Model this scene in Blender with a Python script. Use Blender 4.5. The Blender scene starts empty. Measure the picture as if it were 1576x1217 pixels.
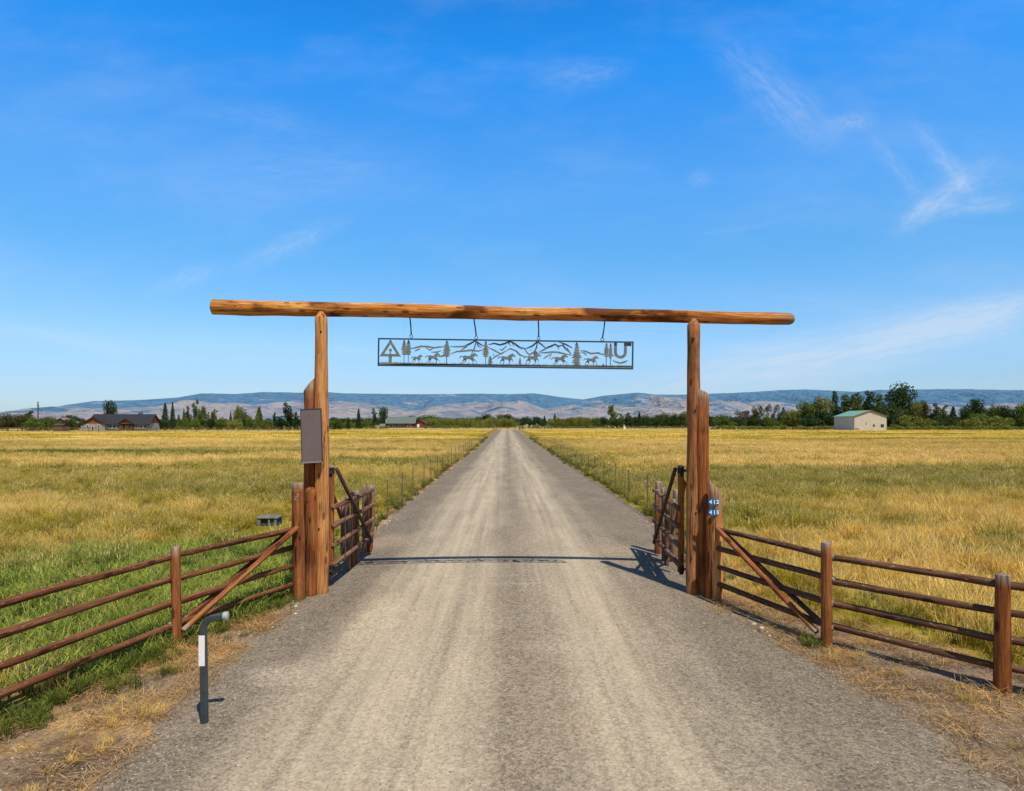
import bpy, bmesh, math, random
from mathutils import Vector, Matrix, noise as mnoise
R = random.Random(7)
sc = bpy.context.scene
COL = sc.collection
F = 1000.0; H = 2.7; CX = 780.0; CY = 651.0      # photo focal length (px), eye height (m), vanishing point
def at(px, py, Y): return Vector(((px-CX)/F*Y, Y, H-(py-CY)/F*Y))
def gnd(px, py):
    Y = H*F/(py-CY); return Vector(((px-CX)/F*Y, Y, 0))

# ------------------------------------------------------------------ node helpers
class NT:
    def __init__(s, name, world=False):
        if world: s.m = bpy.data.worlds.new(name)
        else: s.m = bpy.data.materials.new(name)
        s.m.use_nodes = True; s.t = s.m.node_tree; s.t.nodes.clear()
    def n(s, typ, ins=None, **kw):
        nd = s.t.nodes.new(typ)
        for k, v in kw.items(): setattr(nd, k, v)
        if ins:
            for k, v in ins.items():
                sock = nd.inputs[k]
                if isinstance(v, bpy.types.NodeSocket): s.t.links.new(v, sock)
                else: sock.default_value = v
        return nd
    def math(s, op, a, b=0.0, c=None, clamp=False):
        d = {0: a, 1: b}
        if c is not None: d[2] = c
        return s.n('ShaderNodeMath', d, operation=op, use_clamp=clamp).outputs[0]
    def vmath(s, op, a, b=(0,0,0)):
        return s.n('ShaderNodeVectorMath', {0: a, 1: b}, operation=op).outputs[0]
    def mix(s, f, a, b, typ='MIX'):
        nd = s.n('ShaderNodeMix', data_type='RGBA', blend_type=typ)
        for i, v in ((0, f), (6, a), (7, b)):
            if isinstance(v, bpy.types.NodeSocket): s.t.links.new(v, nd.inputs[i])
            else:
                nd.inputs[i].default_value = v if i == 0 else (v[0], v[1], v[2], 1)
        return nd.outputs[2]
    def noise(s, vec, scale, detail=3, rough=.55, dist=0.0):
        return s.n('ShaderNodeTexNoise', {'Vector': vec, 'Scale': scale, 'Detail': detail, 'Roughness': rough, 'Distortion': dist}).outputs[0]
    def vor(s, vec, scale, out='Distance', feature='F1', rnd=1.0):
        return s.n('ShaderNodeTexVoronoi', {'Vector': vec, 'Scale': scale, 'Randomness': rnd}, feature=feature).outputs[out]
    def mr(s, v, a, b, c=0.0, d=1.0, smooth=True):
        return s.n('ShaderNodeMapRange', {0: v, 1: a, 2: b, 3: c, 4: d}, interpolation_type='SMOOTHSTEP' if smooth else 'LINEAR').outputs[0]
    def ramp(s, v, stops):
        nd = s.n('ShaderNodeValToRGB', {0: v}); el = nd.color_ramp.elements
        while len(el) < len(stops): el.new(.5)
        for e, (p, c) in zip(el, stops): e.position = p; e.color = (c[0], c[1], c[2], 1)
        return nd.outputs[0]
    def bump(s, h, strength, dist):
        return s.n('ShaderNodeBump', {'Height': h, 'Strength': strength, 'Distance': dist}).outputs[0]
    def out(s, bsdf): s.n('ShaderNodeOutputMaterial', {0: bsdf}); return s.m
    def pbr(s, col, rough=.8, normal=None, metal=0.0, spec=.3):
        d = {'Base Color': col if isinstance(col, bpy.types.NodeSocket) else (*col, 1), 'Roughness': rough, 'Metallic': metal, 'Specular IOR Level': spec}
        if normal is not None: d['Normal'] = normal
        return s.n('ShaderNodeBsdfPrincipled', d).outputs[0]

# greenness of the fields as a function of world position; shared by ground and grass
ZONES = [  # cx, cy, rx, ry, amount (positive = greener, negative = drier)
    (-25, 27, 22, 6, .75), (-10, 24, 6, 8, .55), (-9, 15.5, 8, 3.2, .5), (-5.5, 34, 3, 22, .3), (-34, 55, 16, 4.0, 1.0), (-62, 47, 10, 3, .8), (-16, 60, 9, 3.5, .7),
    (-12, 42, 10, 5, .55), (-14, 95, 22, 12, .5), (-30, 150, 40, 12, .3), (-60, 258, 60, 24, .8), (-6, 95, 3, 60, .2),
    (16, 29, 16, 8, .85), (32, 34, 18, 6, .75), (-22, 36, 18, 4, .5), (9, 24, 5, 10, .35), (6.5, 18, 3, 4, .25), (13, 14.5, 4, 1.8, .15), (10, 8.6, 4, 1.8, .3), (60, 100, 30, 8, .4),
    (90, 150, 40, 9, .45), (40, 62, 20, 3, .3), (4.8, 30, 1.1, 25, .5), (5.6, 60, 2, 40, .35),
    (-14, 17, 9, 3, -.25), (-40, 100, 40, 14, -.4), (60, 60, 40, 14, -.35), (14, 19, 6, 3, -.25), (30, 85, 20, 12, -.3), (140, 255, 60, 14, .4)]
def field_color(nt, pos):
    wob = nt.n('ShaderNodeTexNoise', {'Vector': pos, 'Scale': .22, 'Detail': 4, 'Roughness': .6}).outputs['Color']
    p2 = nt.n('ShaderNodeVectorMath', {0: nt.vmath('SUBTRACT', wob, (.5,.5,.5)), 1: (5,6,0)}, operation='MULTIPLY').outputs[0]
    p = nt.vmath('ADD', pos, p2)
    flat = nt.vmath('MULTIPLY', pos, (.35, 1, 0))
    n1 = nt.noise(flat, .16, 6, .62); n2 = nt.noise(nt.vmath('MULTIPLY', pos, (1,1,0)), 1.3, 4, .6)
    g = nt.mr(n1, .39, .64, 0, .66)
    for cx, cy, rx, ry, am in ZONES:
        q = nt.vmath('MULTIPLY', nt.vmath('SUBTRACT', p, (cx, cy, 0)), (1/rx, 1/ry, 0))
        l = nt.n('ShaderNodeVectorMath', {0: q}, operation='LENGTH').outputs['Value']
        g = nt.math('ADD', g, nt.mr(l, .35, 1.25, am, 0.0))
    g = nt.math('ADD', g, nt.mr(n2, .3, .7, -.26, .26), clamp=True)
    # lush zone behind the left fence
    ql = nt.vmath('MULTIPLY', nt.vmath('SUBTRACT', p, (-5.9, 10.2, 0)), (1/5.2, 1/5.0, 0))
    lush = nt.mr(nt.n('ShaderNodeVectorMath', {0: ql}, operation='LENGTH').outputs['Value'], .55, 1.1, 1, 0)
    gold = nt.mix(nt.mr(n2, .35, .65), (.69, .465, .10), (.88, .645, .235))
    big = nt.noise(nt.vmath('MULTIPLY', pos, (.5,1,0)), .05, 3, .5)
    gold = nt.mix(nt.mr(big, .4, .65), gold, (.62, .425, .07))
    olive = nt.mix(n2, (.23, .195, .012), (.46, .36, .028))
    c = nt.ramp(g, [(0, (0,0,0)), (1, (1,1,1))])
    col = nt.mix(nt.mr(g, .12, .75), gold, olive)
    col = nt.mix(nt.mr(g, .8, 1.3), col, (.07, .13, .025))
    lc = nt.mix(nt.mr(n2, .35, .62), (.05, .11, .018), (.22, .23, .035))
    col = nt.mix(nt.math('MULTIPLY', lush, nt.mr(n1, .25, .5, .75, 1)), col, lc)
    return col, g, n2

def grass_mat(name, tipcol=None, bright=1.0, own=None):
    nt = NT(name)
    pos = nt.n('ShaderNodeNewGeometry').outputs['Position']
    if own: col = nt.mix(nt.noise(pos, 2.0, 3), own[0], own[1])
    else: col, _, _ = field_color(nt, pos)
    rnd = nt.n('ShaderNodeObjectInfo').outputs['Random']
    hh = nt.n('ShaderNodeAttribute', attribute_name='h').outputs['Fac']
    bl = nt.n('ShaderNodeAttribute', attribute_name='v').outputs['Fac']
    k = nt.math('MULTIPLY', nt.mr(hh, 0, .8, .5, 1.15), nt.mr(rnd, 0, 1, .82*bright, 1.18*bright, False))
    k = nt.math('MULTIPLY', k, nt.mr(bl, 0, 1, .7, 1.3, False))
    kk = nt.n('ShaderNodeCombineXYZ', {0: k, 1: k, 2: k}).outputs[0]
    col = nt.mix(1.0, col, kk, 'MULTIPLY')
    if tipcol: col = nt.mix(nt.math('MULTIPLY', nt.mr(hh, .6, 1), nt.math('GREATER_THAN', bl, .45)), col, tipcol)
    d = nt.n('ShaderNodeBsdfDiffuse', {0: col}).outputs[0]
    t = nt.n('ShaderNodeBsdfTranslucent', {0: col}).outputs[0]
    return nt.out(nt.n('ShaderNodeMixShader', {0: .35, 1: d, 2: t}).outputs[0])

def ground_mat():
    nt = NT('field_soil_and_thatch')
    pos = nt.n('ShaderNodeNewGeometry').outputs['Position']
    col, g, n2 = field_color(nt, pos)
    sep = nt.n('ShaderNodeSeparateXYZ', {0: pos})
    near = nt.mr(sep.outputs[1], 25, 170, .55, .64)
    fine = nt.noise(nt.vmath('MULTIPLY', pos, (1, .55, 0)), 2.2, 6, .7)
    k = nt.math('MULTIPLY', near, nt.mr(fine, .3, .7, .72, 1.15))
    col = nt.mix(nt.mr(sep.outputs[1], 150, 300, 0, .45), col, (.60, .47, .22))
    col = nt.mix(1.0, col, nt.n('ShaderNodeCombineXYZ', {0: k, 1: k, 2: k}).outputs[0], 'MULTIPLY')
    return nt.out(nt.pbr(col, .95, nt.bump(fine, .8, .15), spec=.05))

def gravel_mat():
    nt = NT('crushed_gravel')
    pos = nt.n('ShaderNodeNewGeometry').outputs['Position']
    sep = nt.n('ShaderNodeSeparateXYZ', {0: pos}); X, Y = sep.outputs[0], sep.outputs[1]
    wob = nt.math('MULTIPLY', nt.math('SUBTRACT', nt.noise(nt.vmath('MULTIPLY', pos, (.4, .12, 0)), 1.0, 2), .5), .9)
    Xw = nt.math('ADD', X, wob)
    base = nt.mix(nt.noise(pos, .9, 5, .6), (.150, .115, .080), (.245, .195, .135))
    tr = 0.0
    for c, w, a in ((-1.15, .95, .9), (1.22, .72, .85), (-.3, .5, .4), (.5, .4, .35), (-2.0, .4, .3), (2.1, .35, .25)):
        d = nt.math('ABSOLUTE', nt.math('SUBTRACT', Xw, c))
        tr = nt.math('ADD', tr, nt.mr(d, w*.15, w*1.25, a, 0))
    streak = nt.noise(nt.vmath('MULTIPLY', pos, (4, .07, 0)), 1.0, 5, .65)
    tr = nt.math('MULTIPLY', tr, nt.mr(streak, .32, .62, .5, 1.1), clamp=True)
    # far away the loose stones read paler
    col = nt.mix(tr, base, (.430, .345, .230))
    # warm dusty middle and sandy patch left of the track
    dm = nt.math('ABSOLUTE', nt.math('SUBTRACT', Xw, .25))
    col = nt.mix(nt.math('MULTIPLY', nt.mr(dm, .1, .9, .45, 0), nt.mr(nt.noise(pos, .5, 3), .4, .65)), col, (.30, .215, .135))
    for (cx, cy, rx, ry, cc, am) in ((-1.75, 8.6, .35, 1.9, (.47, .37, .24), .75), (-2.3, 6.9, .5, .5, (.44, .35, .24), .5), (2.2, 13.6, 1.0, .8, (.32, .235, .145), .5),
                                     (-2.6, 14.6, .9, 1.2, (.31, .23, .145), .6), (0, 10.55, 2.3, .1, (.37, .31, .215), .35), (.9, 7.6, 1.2, .25, (.38,.31,.215), .35)):
        nn = nt.vmath('MULTIPLY', nt.vmath('SUBTRACT', nt.vmath('ADD', pos, nt.vmath('MULTIPLY', nt.n('ShaderNodeTexNoise', {'Vector': pos, 'Scale': 2.5, 'Detail': 4}).outputs['Color'], (.5,.5,0))), (cx+.25, cy+.25, 0)), (1/rx, 1/ry, 0))
        l = nt.n('ShaderNodeVectorMath', {0: nn}, operation='LENGTH').outputs['Value']
        col = nt.mix(nt.mr(l, .3, 1.1, am, 0), col, cc)
    st = nt.vor(pos, 55, 'Color'); sv = nt.n('ShaderNodeSeparateXYZ', {0: st}).outputs[0]
    st2 = nt.n('ShaderNodeSeparateXYZ', {0: nt.vor(pos, 26, 'Color')}).outputs[1]
    dist = nt.vor(pos, 42)
    loose = nt.math('SUBTRACT', 1.0, nt.math('MULTIPLY', tr, .55))
    k = nt.math('ADD', 1.0, nt.math('MULTIPLY', loose, nt.math('ADD', nt.mr(sv, 0, 1, -.36, .36, False), nt.mr(st2, 0, 1, -.20, .20, False))))
    mott = nt.noise(nt.vmath('MULTIPLY', pos, (1, .35, 0)), 1.6, 3, .5)
    k = nt.math('MULTIPLY', k, nt.mr(mott, .3, .7, .92, 1.07))
    col = nt.mix(1.0, col, nt.n('ShaderNodeCombineXYZ', {0: k, 1: k, 2: k}).outputs[0], 'MULTIPLY')
    hgt = nt.math('ADD', nt.math('MULTIPLY', dist, -1.0), nt.math('MULTIPLY', mott, .15))
    return nt.out(nt.pbr(col, .95, nt.bump(hgt, nt.math('MULTIPLY', loose, .5), .012), spec=.1))

def dirt_mat():
    nt = NT('dry_dirt_with_straw')
    pos = nt.n('ShaderNodeNewGeometry').outputs['Position']
    n = nt.noise(pos, 1.6, 6, .65); n2 = nt.noise(nt.vmath('MULTIPLY', pos, (30, 9, 1)), 1.0, 4, .7, 1.5); n3 = nt.noise(pos, 22, 4, .7)
    col = nt.ramp(n, [(.3, (.10, .064, .040)), (.46, (.20, .132, .080)), (.6, (.33, .225, .135)), (.75, (.21, .148, .095))])
    col = nt.mix(nt.mr(n2, .52, .7, 0, .6), col, (.48, .35, .20))
    sepx = nt.n('ShaderNodeSeparateXYZ', {0: pos}).outputs[0]
    ln = nt.math('MULTIPLY', nt.mr(sepx, -3.0, -2.0, 1, 0), nt.mr(nt.noise(pos, 1.1, 3), .42, .62))
    col = nt.mix(nt.math('MULTIPLY', ln, .7), col, (.62, .36, .12))
    k = nt.mr(n3, .3, .7, .6, 1.2)
    col = nt.mix(1.0, col, nt.n('ShaderNodeCombineXYZ', {0: k, 1: k, 2: k}).outputs[0], 'MULTIPLY')
    return nt.out(nt.pbr(col, .95, nt.bump(nt.math('ADD', n3, n2), .9, .03), spec=.05))

def wood_mat(name, dark, mid, light, grey=(.32,.265,.20), fleck=0.0, rings=1.0, stain=.5):
    nt = NT(name)
    oc = nt.n('ShaderNodeTexCoord').outputs['Object']; rnd = nt.n('ShaderNodeObjectInfo').outputs['Random']
    off = nt.n('ShaderNodeCombineXYZ', {0: nt.math('MULTIPLY', rnd, 37.0), 1: nt.math('MULTIPLY', rnd, 91.0), 2: nt.math('MULTIPLY', rnd, 53.0)}).outputs[0]
    p = nt.vmath('ADD', oc, off)
    warp = nt.n('ShaderNodeTexNoise', {'Vector': nt.vmath('MULTIPLY', p, (5,5,2.2)), 'Scale': 1.0, 'Detail': 2}).outputs['Color']
    pw = nt.vmath('ADD', p, nt.vmath('MULTIPLY', nt.vmath('SUBTRACT', warp, (.5,.5,.5)), (.028,.028,.01)))
    g1 = nt.noise(nt.vmath('MULTIPLY', pw, (26, 26, 1.1)), 1.0, 5, .6)
    g2 = nt.noise(nt.vmath('MULTIPLY', pw, (110, 110, 3.0)), 1.0, 3, .6)
    big = nt.noise(nt.vmath('MULTIPLY', p, (4, 4, .9)), 1.0, 4, .6)
    col = nt.ramp(nt.math('ADD', nt.math('MULTIPLY', g1, .65), nt.math('MULTIPLY', big, .35)), [(.28, dark), (.48, mid), (.70, light)])
    k = nt.mr(g2, .3, .7, .72, 1.2)
    kc = nt.n('ShaderNodeCombineXYZ', {0: k, 1: k, 2: k}).outputs[0]
    col = nt.mix(1.0, col, kc, 'MULTIPLY')
    # large darker stain areas
    col = nt.mix(nt.math('MULTIPLY', nt.mr(nt.noise(nt.vmath('MULTIPLY', p, (3,3,1.6)), 1.0, 3), .5, .66), stain), col, dark)
    # drying checks: thin dark lines along the grain
    ck = nt.noise(nt.vmath('MULTIPLY', pw, (17, 17, .45)), 1.0, 2, .5)
    ckl = nt.mr(nt.math('ABSOLUTE', nt.math('SUBTRACT', ck, .5)), .0, .012, 1, 0)
    ckl = nt.math('MULTIPLY', ckl, nt.mr(nt.noise(nt.vmath('MULTIPLY', p, (6,6,1.2)), 1.0, 2), .48, .56))
    col = nt.mix(nt.math('MULTIPLY', ckl, .92), col, (dark[0]*.3, dark[1]*.3, dark[2]*.3))
    # knots
    kd = nt.vor(nt.vmath('MULTIPLY', p, (7, 7, 2.6)), 1.0)
    kn = nt.mr(kd, .12, .22, 1, 0)
    col = nt.mix(nt.math('MULTIPLY', kn, .75), col, (dark[0]*.6, dark[1]*.55, dark[2]*.5))
    if fleck:
        fl = nt.mr(nt.noise(nt.vmath('MULTIPLY', p, (60, 60, 14)), 1.0, 2), .63, .68, 0, fleck)
        col = nt.mix(fl, col, (.55, .42, .30))
    w = nt.n('ShaderNodeAttribute', attribute_name='w').outputs['Fac']
    wf = nt.math('MULTIPLY', w, nt.mr(nt.noise(nt.vmath('MULTIPLY', p, (20,20,4)), 1.0, 4), .25, .55), clamp=True)
    gcol = nt.mix(nt.mr(g1, .4, .6), (grey[0]*.6, grey[1]*.6, grey[2]*.6), (grey[0]*1.2, grey[1]*1.2, grey[2]*1.2))
    col = nt.mix(wf, col, gcol)
    hh = nt.math('SUBTRACT', nt.math('ADD', g1, nt.math('MULTIPLY', g2, .4)), nt.math('MULTIPLY', ckl, 1.3))
    return nt.out(nt.pbr(col, .9, nt.bump(hh, 1.0, .016), spec=.12))

def flat_mat(name, col, rough=.6, metal=0.0, var=.15, scale=4.0, spec=.3, bump=0.0):
    nt = NT(name)
    oc = nt.n('ShaderNodeTexCoord').outputs['Object']
    n = nt.noise(oc, scale, 5, .65)
    c = nt.mix(nt.mr(n, .3, .7), tuple(x*(1-var) for x in col), tuple(min(1, x*(1+var)) for x in col))
    nrm = nt.bump(n, bump, .02) if bump else None
    return nt.out(nt.pbr(c, rough, nrm, metal, spec))

def siding_mat(name, col, pitch, vertical=False, depth=.03):
    nt = NT(name)
    oc = nt.n('ShaderNodeTexCoord').outputs['Object']
    s = nt.n('ShaderNodeSeparateXYZ', {0: oc})
    v = nt.math('ADD', s.outputs[0], s.outputs[1]) if vertical else s.outputs[2]
    fr = nt.math('FRACT', nt.math('DIVIDE', v, pitch))
    line = nt.mr(fr, 0, .18, .72, 1)
    n = nt.noise(oc, .8, 4)
    k = nt.math('MULTIPLY', line, nt.mr(n, .3, .7, .9, 1.07))
    c = nt.mix(1.0, col, nt.n('ShaderNodeCombineXYZ', {0: k, 1: k, 2: k}).outputs[0], 'MULTIPLY')
    return nt.out(nt.pbr(c, .7, nt.bump(fr, .5, depth)))

def leaf_mat(name, dark, light, autumn=None):
    nt = NT(name)
    oc = nt.n('ShaderNodeTexCoord').outputs['Object']; rnd = nt.n('ShaderNodeObjectInfo').outputs['Random']
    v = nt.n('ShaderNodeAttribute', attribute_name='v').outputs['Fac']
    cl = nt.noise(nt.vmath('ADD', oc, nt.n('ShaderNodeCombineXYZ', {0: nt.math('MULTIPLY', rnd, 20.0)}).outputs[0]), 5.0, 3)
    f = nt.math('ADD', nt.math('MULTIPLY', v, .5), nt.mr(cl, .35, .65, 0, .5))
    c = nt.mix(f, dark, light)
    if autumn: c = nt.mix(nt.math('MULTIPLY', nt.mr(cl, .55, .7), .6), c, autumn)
    k = nt.mr(rnd, 0, 1, .8, 1.2, False)
    c = nt.mix(1.0, c, nt.n('ShaderNodeCombineXYZ', {0: k, 1: k, 2: k}).outputs[0], 'MULTIPLY')
    d = nt.n('ShaderNodeBsdfDiffuse', {0: c}).outputs[0]; t = nt.n('ShaderNodeBsdfTranslucent', {0: c}).outputs[0]
    return nt.out(nt.n('ShaderNodeMixShader', {0: .25, 1: d, 2: t}).outputs[0])

def hill_mat(name, front):
    nt = NT(name)
    pos = nt.n('ShaderNodeNewGeometry').outputs['Position']
    m = nt.n('ShaderNodeAttribute', attribute_name='forest').outputs['Fac']
    n = nt.noise(nt.vmath('MULTIPLY', pos, (1, .8, 3.0)), .0016, 6, .65)
    n2 = nt.noise(nt.vmath('MULTIPLY', pos, (1, 1, 2.5)), .008, 5, .7)
    f = nt.math('ADD', m, nt.math('MULTIPLY', nt.math('SUBTRACT', n, .5), 2.5))
    f = nt.math('ADD', f, nt.math('MULTIPLY', nt.math('SUBTRACT', n2, .5), .9))
    fm = nt.mr(f, .44, .58)
    n3 = nt.noise(nt.vmath('MULTIPLY', pos, (1, .35, 2)), .0045, 6, .7)
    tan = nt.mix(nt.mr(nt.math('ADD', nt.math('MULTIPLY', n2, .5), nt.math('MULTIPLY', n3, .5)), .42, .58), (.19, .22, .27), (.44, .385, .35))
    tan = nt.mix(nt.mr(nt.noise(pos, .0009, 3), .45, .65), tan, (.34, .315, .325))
    forest = nt.mix(nt.mr(n2, .3, .7), (.035, .118, .215), (.095, .225, .345))  # forest tones carry painted-in blue haze
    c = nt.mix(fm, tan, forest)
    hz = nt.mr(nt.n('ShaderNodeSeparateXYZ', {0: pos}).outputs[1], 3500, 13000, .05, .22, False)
    c = nt.mix(hz, c, (.30, .45, .62))  # aerial haze painted into the hill colour, bluer with distance
    return nt.out(nt.pbr(c, 1.0, nt.bump(nt.math('ADD', n2, n3), .9, 120), spec=0))

M = {}
M['field'] = ground_mat(); M['gravel'] = gravel_mat(); M['dirt'] = dirt_mat()
M['grass'] = grass_mat('field_grass_blades', (.80, .58, .24), 1.15)
M['grassfar'] = grass_mat('far_grass_blades', None, 1.2)
M['lush'] = grass_mat('green_grass_blades', None, 1.2, ((.11,.19,.03), (.44,.43,.09)))
M['weed'] = grass_mat('dark_weed_blades', None, 1.0, ((.07,.12,.02), (.24,.25,.05)))
M['straw'] = grass_mat('dry_straw_blades', None, 1.0, ((.34,.23,.12), (.52,.37,.20)))
M['straw_or'] = grass_mat('orange_straw_blades', None, 1.0, ((.55,.30,.10), (.66,.42,.16)))
M['wood_tan'] = wood_mat('peeled_log_tan', (.19,.060,.018), (.52,.225,.075), (.76,.42,.18), stain=.5)
M['wood_beam'] = wood_mat('oiled_log_orange', (.10,.027,.008), (.50,.18,.038), (.86,.50,.17), stain=.9)
M['wood_umber'] = wood_mat('red_umber_log', (.09,.032,.013), (.33,.13,.05), (.53,.275,.12), stain=.5)
M['wood_brown'] = wood_mat('stained_log_brown', (.06,.020,.009), (.27,.088,.027), (.46,.20,.075), stain=.6)
M['wood_gate'] = wood_mat('gate_pole_redbrown', (.07,.023,.009), (.265,.086,.026), (.45,.20,.075), fleck=.25)
M['wood_gated'] = wood_mat('gate_pole_dark', (.05,.022,.013), (.19,.085,.045), (.36,.21,.13), fleck=.3, stain=.6)
M['wood_rail'] = wood_mat('rail_dark_brown', (.042,.016,.008), (.155,.055,.023), (.28,.125,.058), fleck=.3, stain=.4)
M['wood_railr'] = wood_mat('rail_umber', (.045,.022,.014), (.13,.065,.038), (.23,.125,.075), fleck=.5, stain=.4)
M['wood_grey'] = wood_mat('weathered_grey_wood', (.10,.06,.04), (.24,.16,.11), (.40,.30,.22))
M['wood_far'] = flat_mat('distant_fence_wood', (.17,.105,.07), .9, var=.4, scale=2)
M['iron'] = flat_mat('black_iron', (.028,.024,.024), .55, .3, .3, 12)
M['brace'] = flat_mat('rusty_brown_bar', (.075,.04,.028), .7, .1, .35, 9)
M['steel_frame'] = flat_mat('dark_steel_frame', (.045,.075,.085), .5, .3, .25, 6)
M['steel'] = flat_mat('grey_cut_steel', (.165,.195,.19), .6, .1, .25, 9)
M['panel'] = flat_mat('brown_grey_panel', (.135,.105,.11), .45, 0, .06, 5)
M['panel_edge'] = flat_mat('panel_edge_dark', (.05,.045,.05), .5, .1, .1, 5)
M['panel_lip'] = flat_mat('panel_lip_grey', (.24,.215,.22), .5, .1, .1, 5)
M['pipe'] = flat_mat('charcoal_painted_pipe', (.042,.052,.062), .5, 0, .18, 14, .4)
M['white'] = flat_mat('white_reflective_tape', (.80,.80,.83), .5, 0, .07, 30)
M['cap'] = flat_mat('pale_cap', (.33,.35,.29), .5, 0, .25, 20)
M['blue'] = flat_mat('blue_plate', (.008,.14,.42), .4, 0, .08, 10)
M['whiten'] = flat_mat('white_numeral', (.85,.87,.9), .5, 0, .02, 10)
M['teal'] = flat_mat('teal_cord', (.03,.22,.19), .6, 0, .25, 8)
M['rust'] = flat_mat('rusty_tpost', (.20,.14,.09), .8, .1, .35, 6)
M['wire'] = flat_mat('fence_wire', (.12,.10,.085), .6, .3, .2, 3)
M['concrete'] = flat_mat('weathered_concrete', (.15,.155,.145), .9, 0, .35, 7, bump=.5)
M['darkgap'] = flat_mat('dark_concrete', (.05,.05,.045), .9, 0, .3, 7)
def stone_mat():
    nt = NT('loose_stone'); rnd = nt.n('ShaderNodeObjectInfo').outputs['Random']
    c = nt.ramp(rnd, [(0, (.10,.08,.06)), (.3, (.20,.155,.11)), (.6, (.30,.25,.18)), (.85, (.40,.34,.26)), (1, (.55,.50,.42))])
    return nt.out(nt.pbr(c, .9, spec=.15))
M['stone'] = stone_mat()
M['bark'] = flat_mat('tree_bark', (.13,.10,.075), .95, 0, .35, 12)
M['barkpale'] = flat_mat('pale_bark', (.36,.33,.28), .95, 0, .3, 12)
M['roof_dark'] = flat_mat('charcoal_shingle', (.026,.026,.034), .85, 0, .18, 1.2)
M['cedar'] = siding_mat('cedar_siding', (.21,.075,.032), .25)
M['greywall'] = siding_mat('pale_grey_siding', (.27,.29,.30), .25)
M['darkwall'] = siding_mat('slate_siding', (.085,.10,.12), .25)
M['cream'] = siding_mat('cream_metal_siding', (.56,.50,.42), .6, True)
M['green_roof'] = siding_mat('green_metal_roof', (.16,.33,.25), .6, True)
M['trim'] = flat_mat('brown_trim', (.12,.10,.085), .6, 0, .1, 3)
M['glass'] = flat_mat('window_glass', (.03,.04,.055), .15, 0, .1, 3, .6)
M['redwall'] = siding_mat('barn_red_siding', (.19,.035,.03), .3, True)
M['greygreen'] = siding_mat('grey_green_metal_roof', (.12,.145,.125), .6, True)
M['darkroof'] = flat_mat('dark_brown_roof', (.07,.05,.05), .9, 0, .2, 2)
M['rustshed'] = siding_mat('rust_brown_boards', (.13,.075,.045), .3, True)
M['leaf_mid'] = leaf_mat('leaves_mid', (.05,.085,.018), (.16,.21,.045))
M['leaf_dark'] = leaf_mat('leaves_dark', (.018,.042,.018), (.075,.115,.042))
M['leaf_olive'] = leaf_mat('leaves_olive', (.08,.10,.018), (.27,.28,.06), (.24,.20,.07))
M['leaf_brown'] = leaf_mat('leaves_brown', (.05,.045,.02), (.16,.14,.06), (.17,.10,.05))
M['leaf_light'] = leaf_mat('leaves_light', (.10,.14,.025), (.30,.32,.07))
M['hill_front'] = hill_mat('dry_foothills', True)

# ------------------------------------------------------------------ mesh helpers
class MB:
    def __init__(s): s.v = []; s.f = []; s.mi = []; s.attr = {}
    def quadstrip(s, ringa, ringb, m=0):
        n = len(ringa)
        for i in range(n):
            s.f.append((ringa[i], ringa[(i+1) % n], ringb[(i+1) % n], ringb[i])); s.mi.append(m)
    def box(s, lo, hi, m=0):
        b = len(s.v); (x0,y0,z0), (x1,y1,z1) = lo, hi
        s.v += [(x0,y0,z0),(x1,y0,z0),(x1,y1,z0),(x0,y1,z0),(x0,y0,z1),(x1,y0,z1),(x1,y1,z1),(x0,y1,z1)]
        for q in ((0,3,2,1),(4,5,6,7),(0,1,5,4),(1,2,6,5),(2,3,7,6),(3,0,4,7)):
            s.f.append(tuple(b+i for i in q)); s.mi.append(m)
    def poly(s, pts, m=0):
        b = len(s.v); s.v += [tuple(p) for p in pts]; s.f.append(tuple(range(b, b+len(pts)))); s.mi.append(m)
    def tube(s, pts, r, n=8, m=0, cap=True):
        rings = []; up = Vector((0,0,1))
        for i, p in enumerate(pts):
            p = Vector(p); a = Vector(pts[max(0, i-1)]); b = Vector(pts[min(len(pts)-1, i+1)])
            d = (b-a).normalized(); s1 = d.cross(up)
            if s1.length < .05: s1 = d.cross(Vector((0,1,0)))
            s1.normalize(); s2 = s1.cross(d)
            rr = r[i] if isinstance(r, (list, tuple)) else r
            ring = []
            for k in range(n):
                t = 2*math.pi*k/n; ring.append(len(s.v)); s.v.append(tuple(p + (s1*math.cos(t)+s2*math.sin(t))*rr))
            rings.append(ring)
        for a, b in zip(rings, rings[1:]): s.quadstrip(a, b, m)
        if cap:
            s.f.append(tuple(reversed(rings[0]))); s.mi.append(m); s.f.append(tuple(rings[-1])); s.mi.append(m)
    def build(s, name, mats, parent=None, loc=(0,0,0), smooth=False, rot=None):
        me = bpy.data.meshes.new(name); me.from_pydata(s.v, [], s.f)
        if not isinstance(mats, (list, tuple)): mats = [mats]
        for m in mats: me.materials.append(m)
        if len(mats) > 1: me.polygons.foreach_set('material_index', s.mi)
        if smooth: me.polygons.foreach_set('use_smooth', [True]*len(me.polygons))
        for k, vals in s.attr.items():
            a = me.attributes.new(k, 'FLOAT', 'POINT'); a.data.foreach_set('value', vals)
        me.update()
        o = bpy.data.objects.new(name, me); COL.objects.link(o); o.location = loc
        if rot is not None: o.rotation_euler = rot
        if parent: o.parent = parent
        return o

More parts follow.
